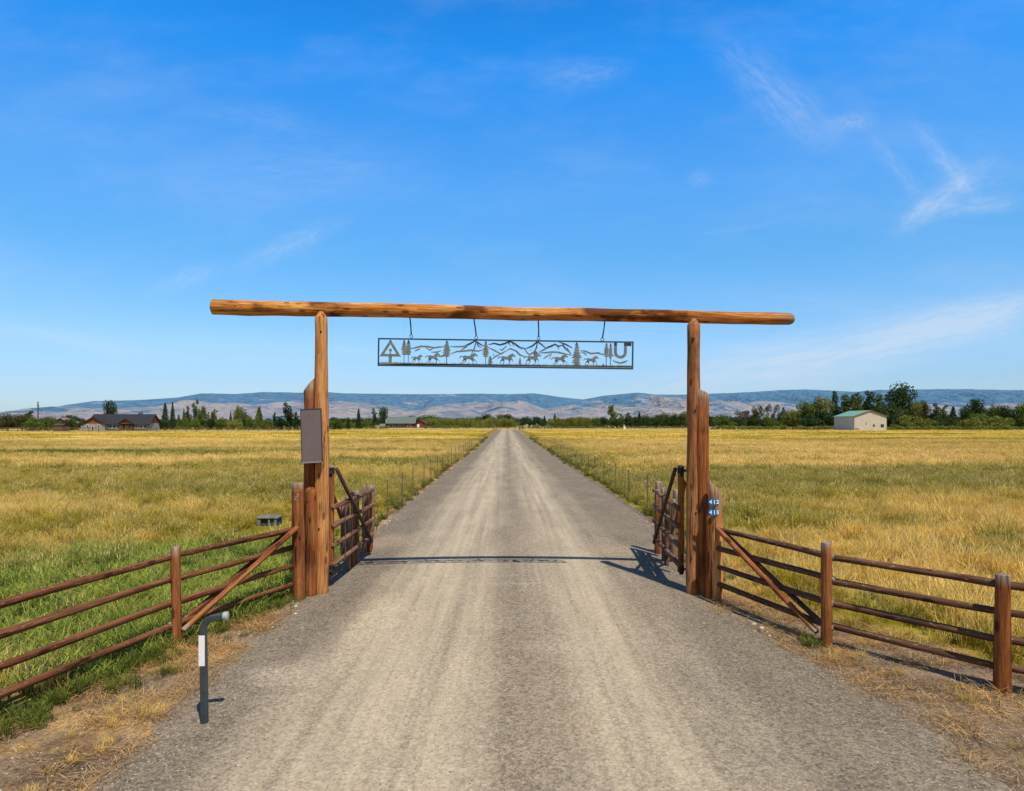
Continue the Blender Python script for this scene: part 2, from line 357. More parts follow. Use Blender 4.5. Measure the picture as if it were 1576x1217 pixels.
def tag(o, label=None, cat=None, group=None, kind=None):
    if label: o['label'] = label
    if cat: o['category'] = cat
    if group: o['group'] = group
    if kind: o['kind'] = kind
    return o
def thing(name, label, cat, loc=(0,0,0), group=None, rotz=0):
    o = bpy.data.objects.new(name, None); COL.objects.link(o); o.location = loc; o.rotation_euler = (0,0,rotz)
    o.empty_display_size = .2
    return tag(o, label, cat, group)
def struct(o): o['kind'] = 'structure'; return o

def log(name, p0, p1, r0, r1, mat, parent=None, base=(0,0,0), top='flat', wob=.012, seg=16, squash=1.0, weather=.12, slant=(0,0), spin=0, wbase=0.0, seed=None, bend=.0):
    """A round timber from p0 to p1, grain along local Z."""
    p0 = Vector(p0); p1 = Vector(p1); d = p1-p0; L = d.length; n = max(6, int(L/.12)); mb = MB(); W = []
    sd = R.random()*100 if seed is None else seed; rings = []
    def ring(z, rr, w, zf=None):
        ids = []
        for k in range(seg):
            t = 2*math.pi*k/seg + spin
            q = mnoise.noise(Vector((math.cos(t)*1.3+sd, math.sin(t)*1.3, z*.9)))
            q2 = mnoise.noise(Vector((math.cos(t)*3+sd, math.sin(t)*3, z*2.5)))
            r = rr*(1+wob*2.5*q+wob*2*q2)
            cx = bend*math.sin(z*1.7+sd)+bend*.5*math.sin(z*4.1+sd); cy = bend*math.cos(z*1.3+sd)
            x = r*math.cos(t); y = r*math.sin(t)*squash; zz = z
            if zf: zz = z + zf(x, y)
            ids.append(len(mb.v)); mb.v.append((x+cx, y+cy, zz)); W.append(w)
        rings.append(ids)
    ring(0, r0*.96, wbase)
    zf = (lambda x, y: slant[0]*x+slant[1]*y) if top == 'slant' else None
    for i in range(n+1):
        z = L*i/n; z = max(z, .006); rr = r0+(r1-r0)*i/n
        w = max(0, 1-(L-z)/weather)*.9 if weather > 0 else 0
        ring(z, rr, max(w, wbase), zf if i == n else None)
    if top == 'flat' or top == 'slant': ring(L+.008, r1*.9, .95 if weather else wbase, zf)
    else:
        hh = r1*(1.0 if top == 'dome' else 1.25)
        for j in range(1, 5):
            t = j/5
            fr = math.cos(t*math.pi/2) if top == 'dome' else (1-t*.85)
            ring(L+hh*(math.sin(t*math.pi/2) if top == 'dome' else t), r1*max(fr, .12), .5 if weather else wbase)
    for a, b in zip(rings, rings[1:]): mb.quadstrip(a, b)
    mb.f.append(tuple(reversed(rings[0]))); mb.mi.append(0); mb.f.append(tuple(rings[-1])); mb.mi.append(0)
    mb.attr['w'] = W
    o = mb.build(name, mat, parent, tuple(p0-Vector(base)), True)
    o.rotation_euler = Vector((0,0,1)).rotation_difference(d).to_euler()
    return o

# ------------------------------------------------------------------ setting: ground, road, verges
def lerp_tab(tab, y):
    if y <= tab[0][0]: return tab[0][1]
    for (a, b), (c, d) in zip(tab, tab[1:]):
        if y <= c: return b+(d-b)*(y-a)/(c-a)
    return tab[-1][1]
EDGE_L = [(0,-3.0),(5.8,-3.12),(7.5,-3.22),(9.7,-3.22),(12,-3.25),(16,-3.3),(400,-3.3)]
EDGE_R = [(0,3.75),(5.8,3.68),(7.4,3.45),(9.3,3.12),(10.6,3.15),(14,3.7),(19,3.95),(400,3.95)]
FENCE_L = [(-6,-6.2),(3.4,-5.1),(5.53,-4.55),(7.87,-4.0),(9.9,-3.25),(16.2,-3.42),(400,-3.42)]
FENCE_R = [(-6,12.5),(3.6,8.9),(4.9,6.7),(6.5,4.96),(7.85,3.87),(9.75,3.12),(16,3.95),(400,4.1)]

g = MB()
xs = [-30000,-8000,-2000,-600,-200,-60,-20,-5,5,20,60,200,600,2000,8000,30000]
ys = [-3000,-600,-100,-20,0,10,30,80,200,500,1500,5000,15000,30000]
for y in ys:
    for x in xs: g.v.append((x, y, 0))
nx = len(xs)
for j in range(len(ys)-1):
    for i in range(nx-1): g.f.append((j*nx+i, j*nx+i+1, (j+1)*nx+i+1, (j+1)*nx+i)); g.mi.append(0)
struct(g.build('field_ground', M['field']))

def rag(y, sd, amp):  # ragged edge offset
    return amp*(mnoise.noise(Vector((y*1.9, sd, 0)))*1.0+mnoise.noise(Vector((y*6.3, sd, 5)))*.6+mnoise.noise(Vector((y*.35, sd, 9)))*.9)
def strip(name, mat, lf, rf, y0, y1, z, crown=0.0, amp=.12, nx=10, step=.16, far=1.0):
    mb = MB(); y = y0; rows = []
    while y < y1:
        a = lf(y)+rag(y, 3.3+z*900, amp); b = rf(y)+rag(y, 17.7+z*900, amp); row = []
        for i in range(nx+1):
            t = i/nx; x = a+(b-a)*t
            row.append(len(mb.v)); mb.v.append((x, y, z+crown*(1-(2*t-1)**2)))
        rows.append(row); y += step*max(1, y/9*far)
    for a, b in zip(rows, rows[1:]):
        for i in range(nx): mb.f.append((a[i], a[i+1], b[i+1], b[i])); mb.mi.append(0)
    return struct(mb.build(name, mat, smooth=True))
ROAD_END = 262
strip('gravel_road', M['gravel'], lambda y: lerp_tab(EDGE_L, y), lambda y: lerp_tab(EDGE_R, y), -8, ROAD_END, .010, .085)
strip('dirt_verge', M['dirt'], lambda y: lerp_tab(FENCE_L, y)-.12+(.0 if y < 9 else -.05), lambda y: lerp_tab(EDGE_L, y)+.25, -8, 60, .005, 0, .10, 6)
strip('dirt_verge', M['dirt'], lambda y: lerp_tab(EDGE_R, y)-.25, lambda y: lerp_tab(FENCE_R, y)+(1.0 if y < 9 else max(.15, 1.0-(y-9)*.5)), -8, 60, .005, 0, .16, 6)

# ------------------------------------------------------------------ hills
SKY = [(-900,640),(-300,640),(25,633),(61,629),(112,621.7),(144,617),(206,615.5),(240,613.7),(275,611),(311,604.5),(364,605.7),(405,602.7),(462,603.6),(507,602.8),(536,604.7),(614,605.7),(690,605.7),(740,605),(786,605.7),(822,604.7),(866,611),(897,614),(931,608),(980,604),(1007,606.6),(1057,606.6),(1092,605),(1156,602.8),(1205,599.8),(1241,598.6),(1282,600.5),(1319,602),(1354,599),(1405,598.6),(1481,597.8),(1548,599.4),(1700,600),(2500,604)]
FRONT = [(-900,646),(-300,644),(25,641),(61,638),(100,632),(150,628),(200,629),(240,631),(300,620),(345,618),(390,622),(440,619),(460,617),(507,620),(530,618),(570,621),(620,626),(645,632),(690,621),(740,619),(790,618),(808,617),(838,629),(870,624),(905,626),(935,619),(965,613),(1000,609),(1040,612),(1092,621),(1130,625),(1165,617),(1200,619),(1240,626),(1300,630),(1400,629),(1500,626),(1548,620),(1700,622),(2500,628)]
def hills(name, prof, y0, yc, y1, mat, fbase, amp, sd):
    mb = MB(); NX, NY = 900, 64; A = []
    for j in range(NY+1):
        t = j/NY; Y = y0+(y1-y0)*t
        for i in range(NX+1):
            px = -700+(i/NX)*3000
            top = (CY-lerp_tab(prof, px))/F*yc+H
            X = (px-CX)/F*yc*(.45+.55*Y/yc)
            s = (Y-y0)/(yc-y0) if Y < yc else 1-(Y-yc)/(y1-yc)*.8
            s = max(0, min(1, s)); sh = s**.8*(1-.12*math.sin(s*math.pi))
            rr = mnoise.noise(Vector((X/900+sd, Y/2600, 0)))*.6+mnoise.noise(Vector((X/300+sd, Y/1100, 4)))*.4+mnoise.noise(Vector((X/120+sd, Y/520, 7)))*.25+mnoise.noise(Vector((X/50+sd, Y/200, 9)))*.10
            z = top*sh*(1+amp*rr*min(1, (1-s)*3+.02)) - (1-s)*.0 - 2
            mb.v.append((X, Y, z)); A.append(fbase+(s-.5)*.25)
    for j in range(NY):
        for i in range(NX):
            a = j*(NX+1)+i; mb.f.append((a, a+1, a+NX+2, a+NX+1)); mb.mi.append(0)
    mb.attr['forest'] = A
    return struct(mb.build(name, mat, smooth=True))
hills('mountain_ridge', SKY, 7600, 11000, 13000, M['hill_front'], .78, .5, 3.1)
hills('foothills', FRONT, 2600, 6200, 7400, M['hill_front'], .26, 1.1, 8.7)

# ------------------------------------------------------------------ instanced stuff (grass, stones)
def tuft(name, nb, rad, hgt, w, mat, lean=.35, seed=0, droop=.25, seedhead=0.0):
    r = random.Random(seed); mb = MB(); hs = []; vs = []
    for _ in range(nb):
        a = r.uniform(0, 6.283); q = rad*math.sqrt(r.random()); bx, by = q*math.cos(a), q*math.sin(a)
        h = hgt*r.uniform(.55, 1.1); la = r.uniform(0, 6.283); ll = h*lean*r.uniform(.2, 1.3)
        wd = r.uniform(0, 3.1416); wx, wy = math.cos(wd)*w/2, math.sin(wd)*w/2; v = r.random(); b = len(mb.v)
        for k, (t, ww) in enumerate(((0, .8), (.45, 1), (.8, .7))):
            cx = bx+math.cos(la)*ll*t*t; cy = by+math.sin(la)*ll*t*t; z = h*t*(1-droop*t*t*.5)
            mb.v += [(cx-wx*ww, cy-wy*ww, z), (cx+wx*ww, cy+wy*ww, z)]; hs += [t, t]; vs += [v, v]
        mb.v.append((bx+math.cos(la)*ll, by+math.sin(la)*ll, h*(1-droop*.5))); hs.append(1); vs.append(v)
        mb.f += [(b, b+1, b+3, b+2), (b+2, b+3, b+5, b+4), (b+4, b+5, b+6)]; mb.mi += [0]*3
        if r.random() < seedhead:
            e = Vector(mb.v[-1]); c = len(mb.v); sw = w*1.6
            mb.v += [tuple(e+Vector((-sw/2, 0, -h*.14))), tuple(e+Vector((sw/2, 0, -h*.14))), tuple(e+Vector((0, 0, h*.08)))]
            hs += [1]*3; vs += [.9]*3; mb.f.append((c, c+1, c+2)); mb.mi.append(0)
    mb.attr['h'] = hs; mb.attr['v'] = vs
    me = mb.build(name, mat); COL.objects.unlink(me); return me
def collect(name, objs):
    c = bpy.data.collections.new(name)
    for o in objs: c.objects.link(o)
    return c
def scatter(name, pts, coll, label, cat, lean=.10):
    """pts: list of (x, y, z, scale); one mesh of points, instanced by geometry nodes"""
    me = bpy.data.meshes.new(name); me.from_pydata([p[:3] for p in pts], [], [])
    a = me.attributes.new('scl', 'FLOAT', 'POINT'); a.data.foreach_set('value', [p[3] for p in pts])
    rr = random.Random(len(pts)); rv_ = []
    for p in pts:
        tx = lean*(mnoise.noise(Vector((p[0]*1.1, p[1]*1.1, 11)))*1.5+rr.gauss(0, .25)); ty = lean*(mnoise.noise(Vector((p[0]*1.1, p[1]*1.1, 23)))*1.5+rr.gauss(0, .25))
        e = (Matrix.Rotation(tx, 3, 'X') @ Matrix.Rotation(ty, 3, 'Y') @ Matrix.Rotation(rr.uniform(0, 6.283), 3, 'Z')).to_euler(); rv_ += [e.x, e.y, e.z]
    ra_ = me.attributes.new('rotv', 'FLOAT_VECTOR', 'POINT'); ra_.data.foreach_set('vector', rv_)
    o = bpy.data.objects.new(name, me); COL.objects.link(o)
    ng = bpy.data.node_groups.new(name, 'GeometryNodeTree')
    ng.interface.new_socket('Geometry', in_out='INPUT', socket_type='NodeSocketGeometry')
    ng.interface.new_socket('Geometry', in_out='OUTPUT', socket_type='NodeSocketGeometry')
    N = ng.nodes; Lk = ng.links
    gi = N.new('NodeGroupInput'); go = N.new('NodeGroupOutput'); iop = N.new('GeometryNodeInstanceOnPoints')
    ci = N.new('GeometryNodeCollectionInfo'); ci.inputs[0].default_value = coll; ci.inputs[1].default_value = True; ci.inputs[2].default_value = True
    iop.inputs['Pick Instance'].default_value = True
    rv = N.new('GeometryNodeInputNamedAttribute'); rv.data_type = 'FLOAT_VECTOR'; rv.inputs[0].default_value = 'rotv'
    ri = N.new('FunctionNodeRandomValue'); ri.data_type = 'INT'; ri.inputs['Seed'].default_value = 5
    for i_ in ri.inputs:
        if i_.name == 'Max' and i_.type == 'INT': i_.default_value = 97
        if i_.name == 'Min' and i_.type == 'INT': i_.default_value = 0
    na = N.new('GeometryNodeInputNamedAttribute'); na.data_type = 'FLOAT'; na.inputs[0].default_value = 'scl'
    Lk.new(gi.outputs[0], iop.inputs['Points']); Lk.new(ci.outputs[0], iop.inputs['Instance'])
    Lk.new(rv.outputs[0], iop.inputs['Rotation']); Lk.new(na.outputs[0], iop.inputs['Scale'])
    for o_ in ri.outputs:
        if o_.type == 'INT': Lk.new(o_, iop.inputs['Instance Index'])
    Lk.new(iop.outputs[0], go.inputs[0])
    mod = o.modifiers.new('scatter', 'NODES'); mod.node_group = ng
    return tag(o, label, cat, kind='stuff')

def fl(y): return lerp_tab(FENCE_L, y)
def fr(y): return lerp_tab(FENCE_R, y)
def lushness(x, y):
    n = mnoise.noise(Vector((x*.3, y*.3, 2)))*.35
    d = math.hypot((x+5.8)/4.9, (y-10.2)/4.9)+n
    return max(0, min(1, (1.12-d)/.6))
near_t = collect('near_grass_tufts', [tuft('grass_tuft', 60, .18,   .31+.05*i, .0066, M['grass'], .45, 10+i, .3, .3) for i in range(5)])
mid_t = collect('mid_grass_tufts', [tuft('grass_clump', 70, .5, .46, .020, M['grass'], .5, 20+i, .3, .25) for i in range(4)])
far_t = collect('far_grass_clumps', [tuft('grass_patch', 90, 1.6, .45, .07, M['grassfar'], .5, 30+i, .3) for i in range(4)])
lush_t = collect('lush_tufts', [tuft('green_tuft', 50, .16, .27+.04*i, .010, M['lush'], .6, 40+i, .45) for i in range(4)])
weed_t = collect('weed_tufts', [tuft('weed_tuft', 34, .13, .22+.05*i, .012, M['weed'], .7, 50+i, .5) for i in range(4)])
straw_t = collect('straw_tufts', [tuft('straw_tuft', 30, .16, .055+.02*i, .006, M['straw'] if i < 3 else M['straw_or'], 2.6, 60+i, .6) for i in range(5)])

pts = []; lp = []
def width(y): return .86*y+3
y0, y1 = 4.2, 34
tot = 0
while tot < 17000:
    y = math.sqrt(R.uniform(y0*y0, y1*y1)); x = R.uniform(-width(y), width(y)); tot += 1 if y > 8 else .3
    if x > fl(y)-.05 and x < fr(y)+(.85 if y < 9 else .3): continue
    if 3 < x < 8 and y < 9.5 and x < fr(y)+1.5 and R.random() < .5: continue
    if abs(x+5.95) < .6 and 14.9 < y < 17.6: continue
    cl = mnoise.noise(Vector((x*.9, y*.9, 1))); big = mnoise.noise(Vector((x*.2, y*.2, 6)))
    lu = lushness(x, y)
    if R.random() < lu*.8: lp.append((x, y, 0, R.uniform(.7, 1.15))); continue
    edge = min(1, (abs(x)-3.2)/1.5*.7+.3)
    pts.append((x, y, 0, max(.35, (1+.65*cl+.3*big)*edge*R.uniform(.7, 1.15))))
for _ in range(2600):   # extra density in the lush corner
    y = R.uniform(5, 14.5); x = fl(y)-R.random()**1.2*8
    if lushness(x, y)*.8 > R.random() and mnoise.noise(Vector((x*.8, y*.8, 9))) > -.2: lp.append((x, y, 0, R.uniform(.6, 1.1)))
for _ in range(420):
    y = R.uniform(3.6, 15); s_ = R.random() < .5
    x = R.uniform(fl(y), lerp_tab(EDGE_L, y)-.05) if s_ else R.uniform(lerp_tab(EDGE_R, y)+.1, fr(y)+.9)
    if mnoise.noise(Vector((x*1.8, y*1.8, 14))) > -.05: pts.append((x, y, 0, R.uniform(.12, .38)))
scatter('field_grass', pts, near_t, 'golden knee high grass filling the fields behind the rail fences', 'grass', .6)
scatter('green_grass', lp, lush_t, 'lush bright green grass behind the left rail fence', 'grass', .5)
pts = []
while len(pts) < 26000:
    y = math.sqrt(R.uniform(33*33, 95*95)); x = R.uniform(-width(y), width(y))
    if -3.7 < x < 4.4: continue
    cl = mnoise.noise(Vector((x*.4, y*.4, 1)))
    pts.append((x, y, 0, R.uniform(.65, 1.05)*(1+.3*cl)))
scatter('field_grass', pts, mid_t, 'golden and olive grass across the middle of the fields', 'grass', .5)
pts = []
while len(pts) < 16000:
    y = math.sqrt(R.uniform(94*94, 232*232)); x = R.uniform(-width(y), width(y))
    if -5.2 < x < 5.9: continue
    if x < -60 and y > 188: continue
    if x > 118 and y > 222: continue
    cl = mnoise.noise(Vector((x*.1, y*.1, 1)))
    pts.append((x, y, 0, R.uniform(.6, .95)*(1+.3*cl)))
scatter('field_grass', pts, far_t, 'pale gold grass at the far end of the fields', 'grass')
# weeds: along the road margins, in green streaks, under the fences
pts = []
for _ in range(620):
    y = 10.5+R.random()**1.6*110; s = R.random() < .5
    x = (-3.45-abs(R.gauss(0, .35))) if s else (4.05+abs(R.gauss(0, .4)))
    if R.random() < .35: x += R.choice((-.25, .2)) if not s else .1
    if s and 10 < y < 15: x -= .3
    if (not s) and y < 15: x = fr(y)+abs(R.gauss(.1, .3))
    pts.append((x, y, 0, R.uniform(.4, 1.0)*min(1.4, 1+y/120)))
for (cx, cy, rx, ry, n, sc_) in ((-34, 55, 13, 1.7, 900, 1.6), (-58, 46.5, 12, 1.5, 700, 1.6), (-24.0, 64, 10, 1.0, 250, 1.2), (13.0, 14.0, 2.5, .7, 130, 1.3), (9.2, 12.5, 1.5, .8, 60, 1.1), (-9, 10, 3, 2.5, 120, 1.0)):
    for _ in range(n):
        pts.append((cx+R.gauss(0, rx*.5), cy+R.gauss(0, ry*.5)+(mnoise.noise(Vector((cx*.1, 1, 1)))), 0, R.uniform(.7, 1.3)*sc_))
for (px, py, n, sp, s0) in ((235, 1010, 26, .2, .7), (150, 1045, 30, .28, .75), (195, 1030, 30, .25, .7), (1247, 992, 16, .07, .6), (1255, 996, 10, .06, .5), (1380, 950, 20, .2, .7), (1330, 925, 18, .25, .6), (60, 1110, 14, .15, .5), (35, 1118, 12, .12, .6), (1440, 975, 20, .3, .6), (300, 990, 10, .15, .4), (420, 935, 8, .2, .4)):
    c = gnd(px, py)
    for _ in range(n): pts.append((c.x+R.gauss(0, sp), c.y+R.gauss(0, sp), 0, s0*R.uniform(.4, 1.1)))
for _ in range(260):
    y = R.uniform(3.5, 10); x = fl(y)+R.gauss(.0, .10); pts.append((x, y, 0, R.uniform(.3, .7)))
scatter('roadside_weeds', pts, weed_t, 'low green weeds along the gravel edges and below the fences', 'weeds')
pts = []
for _ in range(3600):
    y = R.uniform(3.5, 16); s = R.random() < .5
    if s: a, b = fl(y)-.2, lerp_tab(EDGE_L, y)+.12
    else: a, b = lerp_tab(EDGE_R, y)-.1, fr(y)+1.3
    x = R.uniform(a, b)
    if mnoise.noise(Vector((x*1.4, y*1.4, 3))) < -.05+.4*R.random()-.2: continue
    pts.append((x, y, .004, R.uniform(.35, 1.1)))
scatter('dry_straw', pts, straw_t, 'flattened dry straw on the dirt beside the gravel', 'straw')

def stone(name, seed, flat=.6):
    r = random.Random(seed); bm = bmesh.new(); bmesh.ops.create_icosphere(bm, subdivisions=1, radius=.5)
    for v in bm.verts: v.co *= r.uniform(.75, 1.2); v.co.z *= flat
    me = bpy.data.meshes.new(name); bm.to_mesh(me); bm.free(); me.materials.append(M['stone'])
    return bpy.data.objects.new(name, me)
stones = collect('loose_stones', [stone('stone', 70+i, R.uniform(.5, .8)) for i in range(6)])
pts = []
for _ in range(42000):
    y = 3.6+R.random()**1.7*22; a, b = lerp_tab(EDGE_L, y), lerp_tab(EDGE_R, y)
    q = R.random()
    if q < .30: x = a+abs(R.gauss(0, .5))-.22
    elif q < .58: x = b-abs(R.gauss(0, .55))+.25
    else:
        x = R.uniform(a, b)
        if abs(abs(x)-1.15) < .55 and R.random() < .75: continue
    u = (x-a)/(b-a); z = .010+.085*(1-(2*u-1)**2) if 0 < u < 1 else .006
    pts.append((x, y, z, R.uniform(.006, .015)*(1.7 if R.random() < .05 else 1)))
for _ in range(16000):
    s = R.random() < .4; y = 3.6+R.random()**1.3*13
    if s: x = R.uniform(fl(y)-.1, lerp_tab(EDGE_L, y)+.1)
    else: x = R.uniform(lerp_tab(EDGE_R, y), fr(y)+.8)
    if mnoise.noise(Vector((x*2, y*2, 8))) < R.uniform(-.5, .3): continue
    pts.append((x, y, .005, R.uniform(.006, .022)))
for _ in range(260):
    s = R.random() < .55; y = R.uniform(8.2, 20); a = lerp_tab(EDGE_L, y) if s else lerp_tab(EDGE_R, y)
    pts.append((a+R.gauss(0, .13), y, .01, R.uniform(.03, .085)))
scatter('loose_gravel', pts, stones, 'loose stones scattered over and along the gravel road', 'gravel')

# ------------------------------------------------------------------ gateway
GY = 10.25
gate = thing('ranch_gateway', 'tall log gateway spanning the gravel road, long crossbeam on two posts', 'gateway', (0, GY, 0))
B = (0, GY, 0)
def P(px, py, Y): return at(px, py, Y)
pl = P(495, 913, GY); pr = P(1067, 913, GY)
beamL = P(327.5, 472.5, GY+.21); beamR = P(1214, 490.5, GY+.21)
log('post', (pl.x, GY, -.05), (P(495, 480, GY).x, GY, P(495, 489, GY).z), .112, .100, M['wood_tan'], gate, B, 'cone', .03, 20, weather=.0, seed=4.2, bend=.006)
log('post', (pr.x, GY, -.05), (P(1068, 480, GY).x, GY, P(1068, 500, GY).z), .110, .100, M['wood_umber'], gate, B, 'cone', .03, 20, weather=.0, seed=9.9, bend=.006)
bm_ = log('crossbeam', beamL, beamR, .122, .095, M['wood_beam'], gate, B, 'dome', .03, 22, weather=.25, seed=31.0, bend=.004)
for bx_, bz_ in ((pl.x+.02, 4.13), (pl.x-.01, 1.05), (pr.x-.02, 4.02), (pr.x+.01, 1.3), (pl.x+.015, 2.6), (pr.x+.0, 2.9)):
    mb = MB(); mb.tube([(bx_, -.118, bz_), (bx_, -.085, bz_)], .014, 8); mb.build('bolt', M['iron'], gate)
# short support logs and bolts
def support(label, px, topy, w, Yd, mat, top, slant=(0,0), weather=.3, botpx=None, seed=None, cat='post'):
    b = P(px if botpx is None else botpx, 913, Yd); t = P(px, topy, Yd)
    e = thing('support_post', label, cat, (b.x, Yd, 0), 'support posts bolted beside the gateway posts')
    log('timber', (b.x, Yd, -.05), (t.x, Yd, t.z), w*1.05, w, mat, e, (b.x, Yd, 0), top, .035, 18, weather=weather, slant=slant, seed=seed, bend=.006)
    return e
support('tall brown support log behind the small panel, slanted grey top', 477.5, 592, .105, GY+.06, M['wood_brown'], 'slant', (1.15, 0), .22, botpx=479, seed=3)
support('short dark brown rounded log at the foot of the left gateway post', 478.5, 758, .085, GY-.13, M['wood_brown'], 'dome', weather=0, seed=6)
support('tall weathered support log right of the right gateway post, ragged top', 1081, 603, .103, GY-.04, M['wood_brown'], 'slant', (-.5, 0), .25, seed=7)

# sign panel on the left support
pan = thing('flat_panel', 'plain brown grey rectangular panel in thin dark frame on the left support log', 'panel', tuple(P(479.5, 670, GY-.17)))
mb = MB(); w, h = .148, .405
mb.box((-w, -.012, -h), (w, .012, h)); face = mb.build('face', M['panel'], pan)
mb = MB()
mb.box((-w-.012, -.018, -h-.012), (-w, .02, h+.012)); mb.box((w, -.018, -h-.012), (w+.012, .02, h+.012)); mb.box((-w, -.018, h), (w, .02, h+.012))
mb.build('frame', M['panel_edge'], pan)
mb = MB(); mb.box((-w, -.03, -h-.022), (w, .02, -h)); mb.build('lower_lip', M['panel_lip'], pan)
for zz_ in (-.25, .22):
    mb = MB(); mb.tube([(0, .0, zz_), (0, .13, zz_)], .015); mb.build('bracket', M['iron'], pan)
pan.rotation_euler = (math.radians(-5), math.radians(-2.5), math.radians(6))

# ------------------------------------------------------------------ hanging sign
SY = GY+.21; SC = SY/F
s0 = P(582, 520, SY)
sign = thing('hanging_sign', 'long cut steel sign with running horses and mountains hanging below the crossbeam', 'sign', tuple(s0))
sign.rotation_euler = (0, math.radians(.8), 0)
def cut(name, polys, mat, th=.008, yo=0.0, parent=sign):
    bm = bmesh.new()
    for q_, pl_ in enumerate(polys):   # overlapping pieces lie a hair apart
        vs = [bm.verts.new((u*SC, q_*.0006, -v*SC)) for u, v in pl_]
        try: bm.faces.new(vs)
        except ValueError: pass
    bmesh.ops.triangulate(bm, faces=bm.faces[:], ngon_method='EAR_CLIP')
    r = bmesh.ops.extrude_face_region(bm, geom=bm.faces[:])
    bmesh.ops.translate(bm, verts=[e for e in r['geom'] if isinstance(e, bmesh.types.BMVert)], vec=(0, th, 0))
    bmesh.ops.recalc_face_normals(bm, faces=bm.faces[:])
    me = bpy.data.meshes.new(name); bm.to_mesh(me); bm.free(); me.materials.append(mat)
    o = bpy.data.objects.new(name, me); COL.objects.link(o); o.parent = parent; o.location = (0, yo, 0); return o
def C1(x, y):
    px = 570+x/7.505; py = 460+y/7.505; u = px-582; return (u, py-(520+u*.014))
def C2(x, y):
    px = 780+x/7.505; py = 460+y/7.505; u = px-582; return (u, py-(520+u*.014))
def line_poly(pts, w=1.3):
    L_, R_ = [], []
    for i, (x, y) in enumerate(pts):
        a = pts[max(0, i-1)]; b = pts[min(len(pts)-1, i+1)]; dx, dy = b[0]-a[0], b[1]-a[1]; l = math.hypot(dx, dy) or 1
        ww = w*(.45 if i in (0, len(pts)-1) else 1)*(.85+.3*((i*37) % 7)/7)/2
        L_.append((x-dy/l*ww, y+dx/l*ww)); R_.append((x+dy/l*ww, y-dx/l*ww))
    return L_+R_[::-1]
cut('frame', [[(0,0),(393,0),(393,2),(0,2)]], M['steel_frame'], .035, -.018)
cut('frame', [[(0,2.1),(1.9,2.1),(1.9,41),(0,41)]], M['steel_frame'], .035, -.018)
cut('frame', [[(391,2.1),(393,2.1),(393,41),(391,41)]], M['steel_frame'], .035, -.018)
cut('frame', [[(0,41.1),(393,41.1),(393,43),(0,43)]], M['steel_frame'], .035, -.018)
gp = [(2,41)]; u = 2.0; rg = random.Random(3)
top = []
while u < 390.5:
    top.append((u, 38.9-rg.random()*.6)); u += rg.uniform(.6, 1.4); top.append((min(u, 390.8), 37.6-rg.random()*2.6)); u += rg.uniform(.5, 1.0)
cut('grass_strip', [[(2,41)]+top+[(391,38.6),(391,41)]], M['steel'])
tri_o = [(18.9,1.9),(35.6,28.2),(2.4,28.2)]; tri_i = [(18.9,9.2),(28.3,24.2),(9.5,24.2)]
cut('triangle_emblem', [[tri_o[0], tri_o[1], tri_i[1], tri_i[0]], [tri_o[1], tri_o[2], tri_i[2], tri_i[1]], [tri_o[2], tri_o[0], tri_i[0], tri_i[2]],
    [(16.4,28.2),(21.4,28.2),(21.4,39.5),(16.4,39.5)], [(17.9,20),(19.9,20),(19.9,24.2),(17.9,24.2)],
    [(18.9+2.5*math.cos(a*.5236), 18.3+2.5*math.sin(a*.5236)) for a in range(12)]], M['steel'])
ub = []
for k in range(13):
    t = math.pi-k/12*math.pi; ub.append((373.2+10*math.cos(t), 17+9.6*math.sin(t)))
ui = []
for k in range(13):
    t = k/12*math.pi; ui.append((373.2+5.4*math.cos(t), 17+5*math.sin(t)))
U_ = [[ub[k], ub[k+1], ui[11-k], ui[12-k]] for k in range(12)]
U_ += [[(363.2,2.2),(367.8,2.2),(367.8,17.05),(363.2,17.05)], [(378.6,2.2),(383.2,2.2),(383.2,17.05),(378.6,17.05)], [(383.2,2.2),(390,2.2),(390,7),(383.2,7)]]
cut('letter_emblem', U_+[line_poly([(361.5,29),(366,31.6),(373.2,33.4),(380,31.6),(385,29)], 2.6)], M['steel'])
def pine(u, v0, v1, hw, vb, tw=1.3, seed=0):
    r = random.Random(seed); n = 9; ps = [[(u-tw/2, v1-1), (u+tw/2, v1-1), (u+tw/2, vb), (u-tw/2, vb)]]
    for k in range(n):
        t = (k+.6)/n; w = hw*1.25*(.3+.8*math.sin(min(1, t*1.25)*math.pi*.55))*(1 if t < .85 else .8); v = v0+(v1-v0)*k/n; d = (v1-v0)/n
        ps.append([(u, v-d*.6), (u+w*r.uniform(.75, 1.1), v+d*r.uniform(.7, 1.1)), (u+w*.3, v+d*1.15), (u-w*.3, v+d*1.15), (u-w*r.uniform(.75, 1.1), v+d*r.uniform(.7, 1.1))])
    return ps
cut('tree_cutout', pine(40.2, 3.2, 25.5, 4.0, 39.5, 1.1, 1), M['steel']); cut('tree_cutout', pine(46.6, 3.2, 25, 4.2, 39.5, 1.1, 2), M['steel'], .008, .0095)
cut('tree_cutout', pine(105.8, 3.2, 27, 5.0, 39.5, 1.6, 3), M['steel']); cut('tree_cutout', pine(165.8, 3.2, 26.5, 4.3, 39.5, 1.5, 4), M['steel'])
for (a, b, c, w, s) in ((172.8, 25, 38.5, 3.2, 5), (218.8, 27, 38.5, 2.0, 6), (305.9, 4, 38.5, 6.2, 7), (347, 34.5, 38.6, 1.6, 8)):
    cut('tree_cutout', pine(a, b, c, w, 39.5, 1.6, s), M['steel'])
cut('tree_cutout', pine(351.6, 3.4, 24, 3.9, 39.5, 1.3, 9), M['steel']); cut('tree_cutout', pine(358.2, 3.4, 26, 2.8, 39.5, 1.3, 10), M['steel'], .008, .0095)
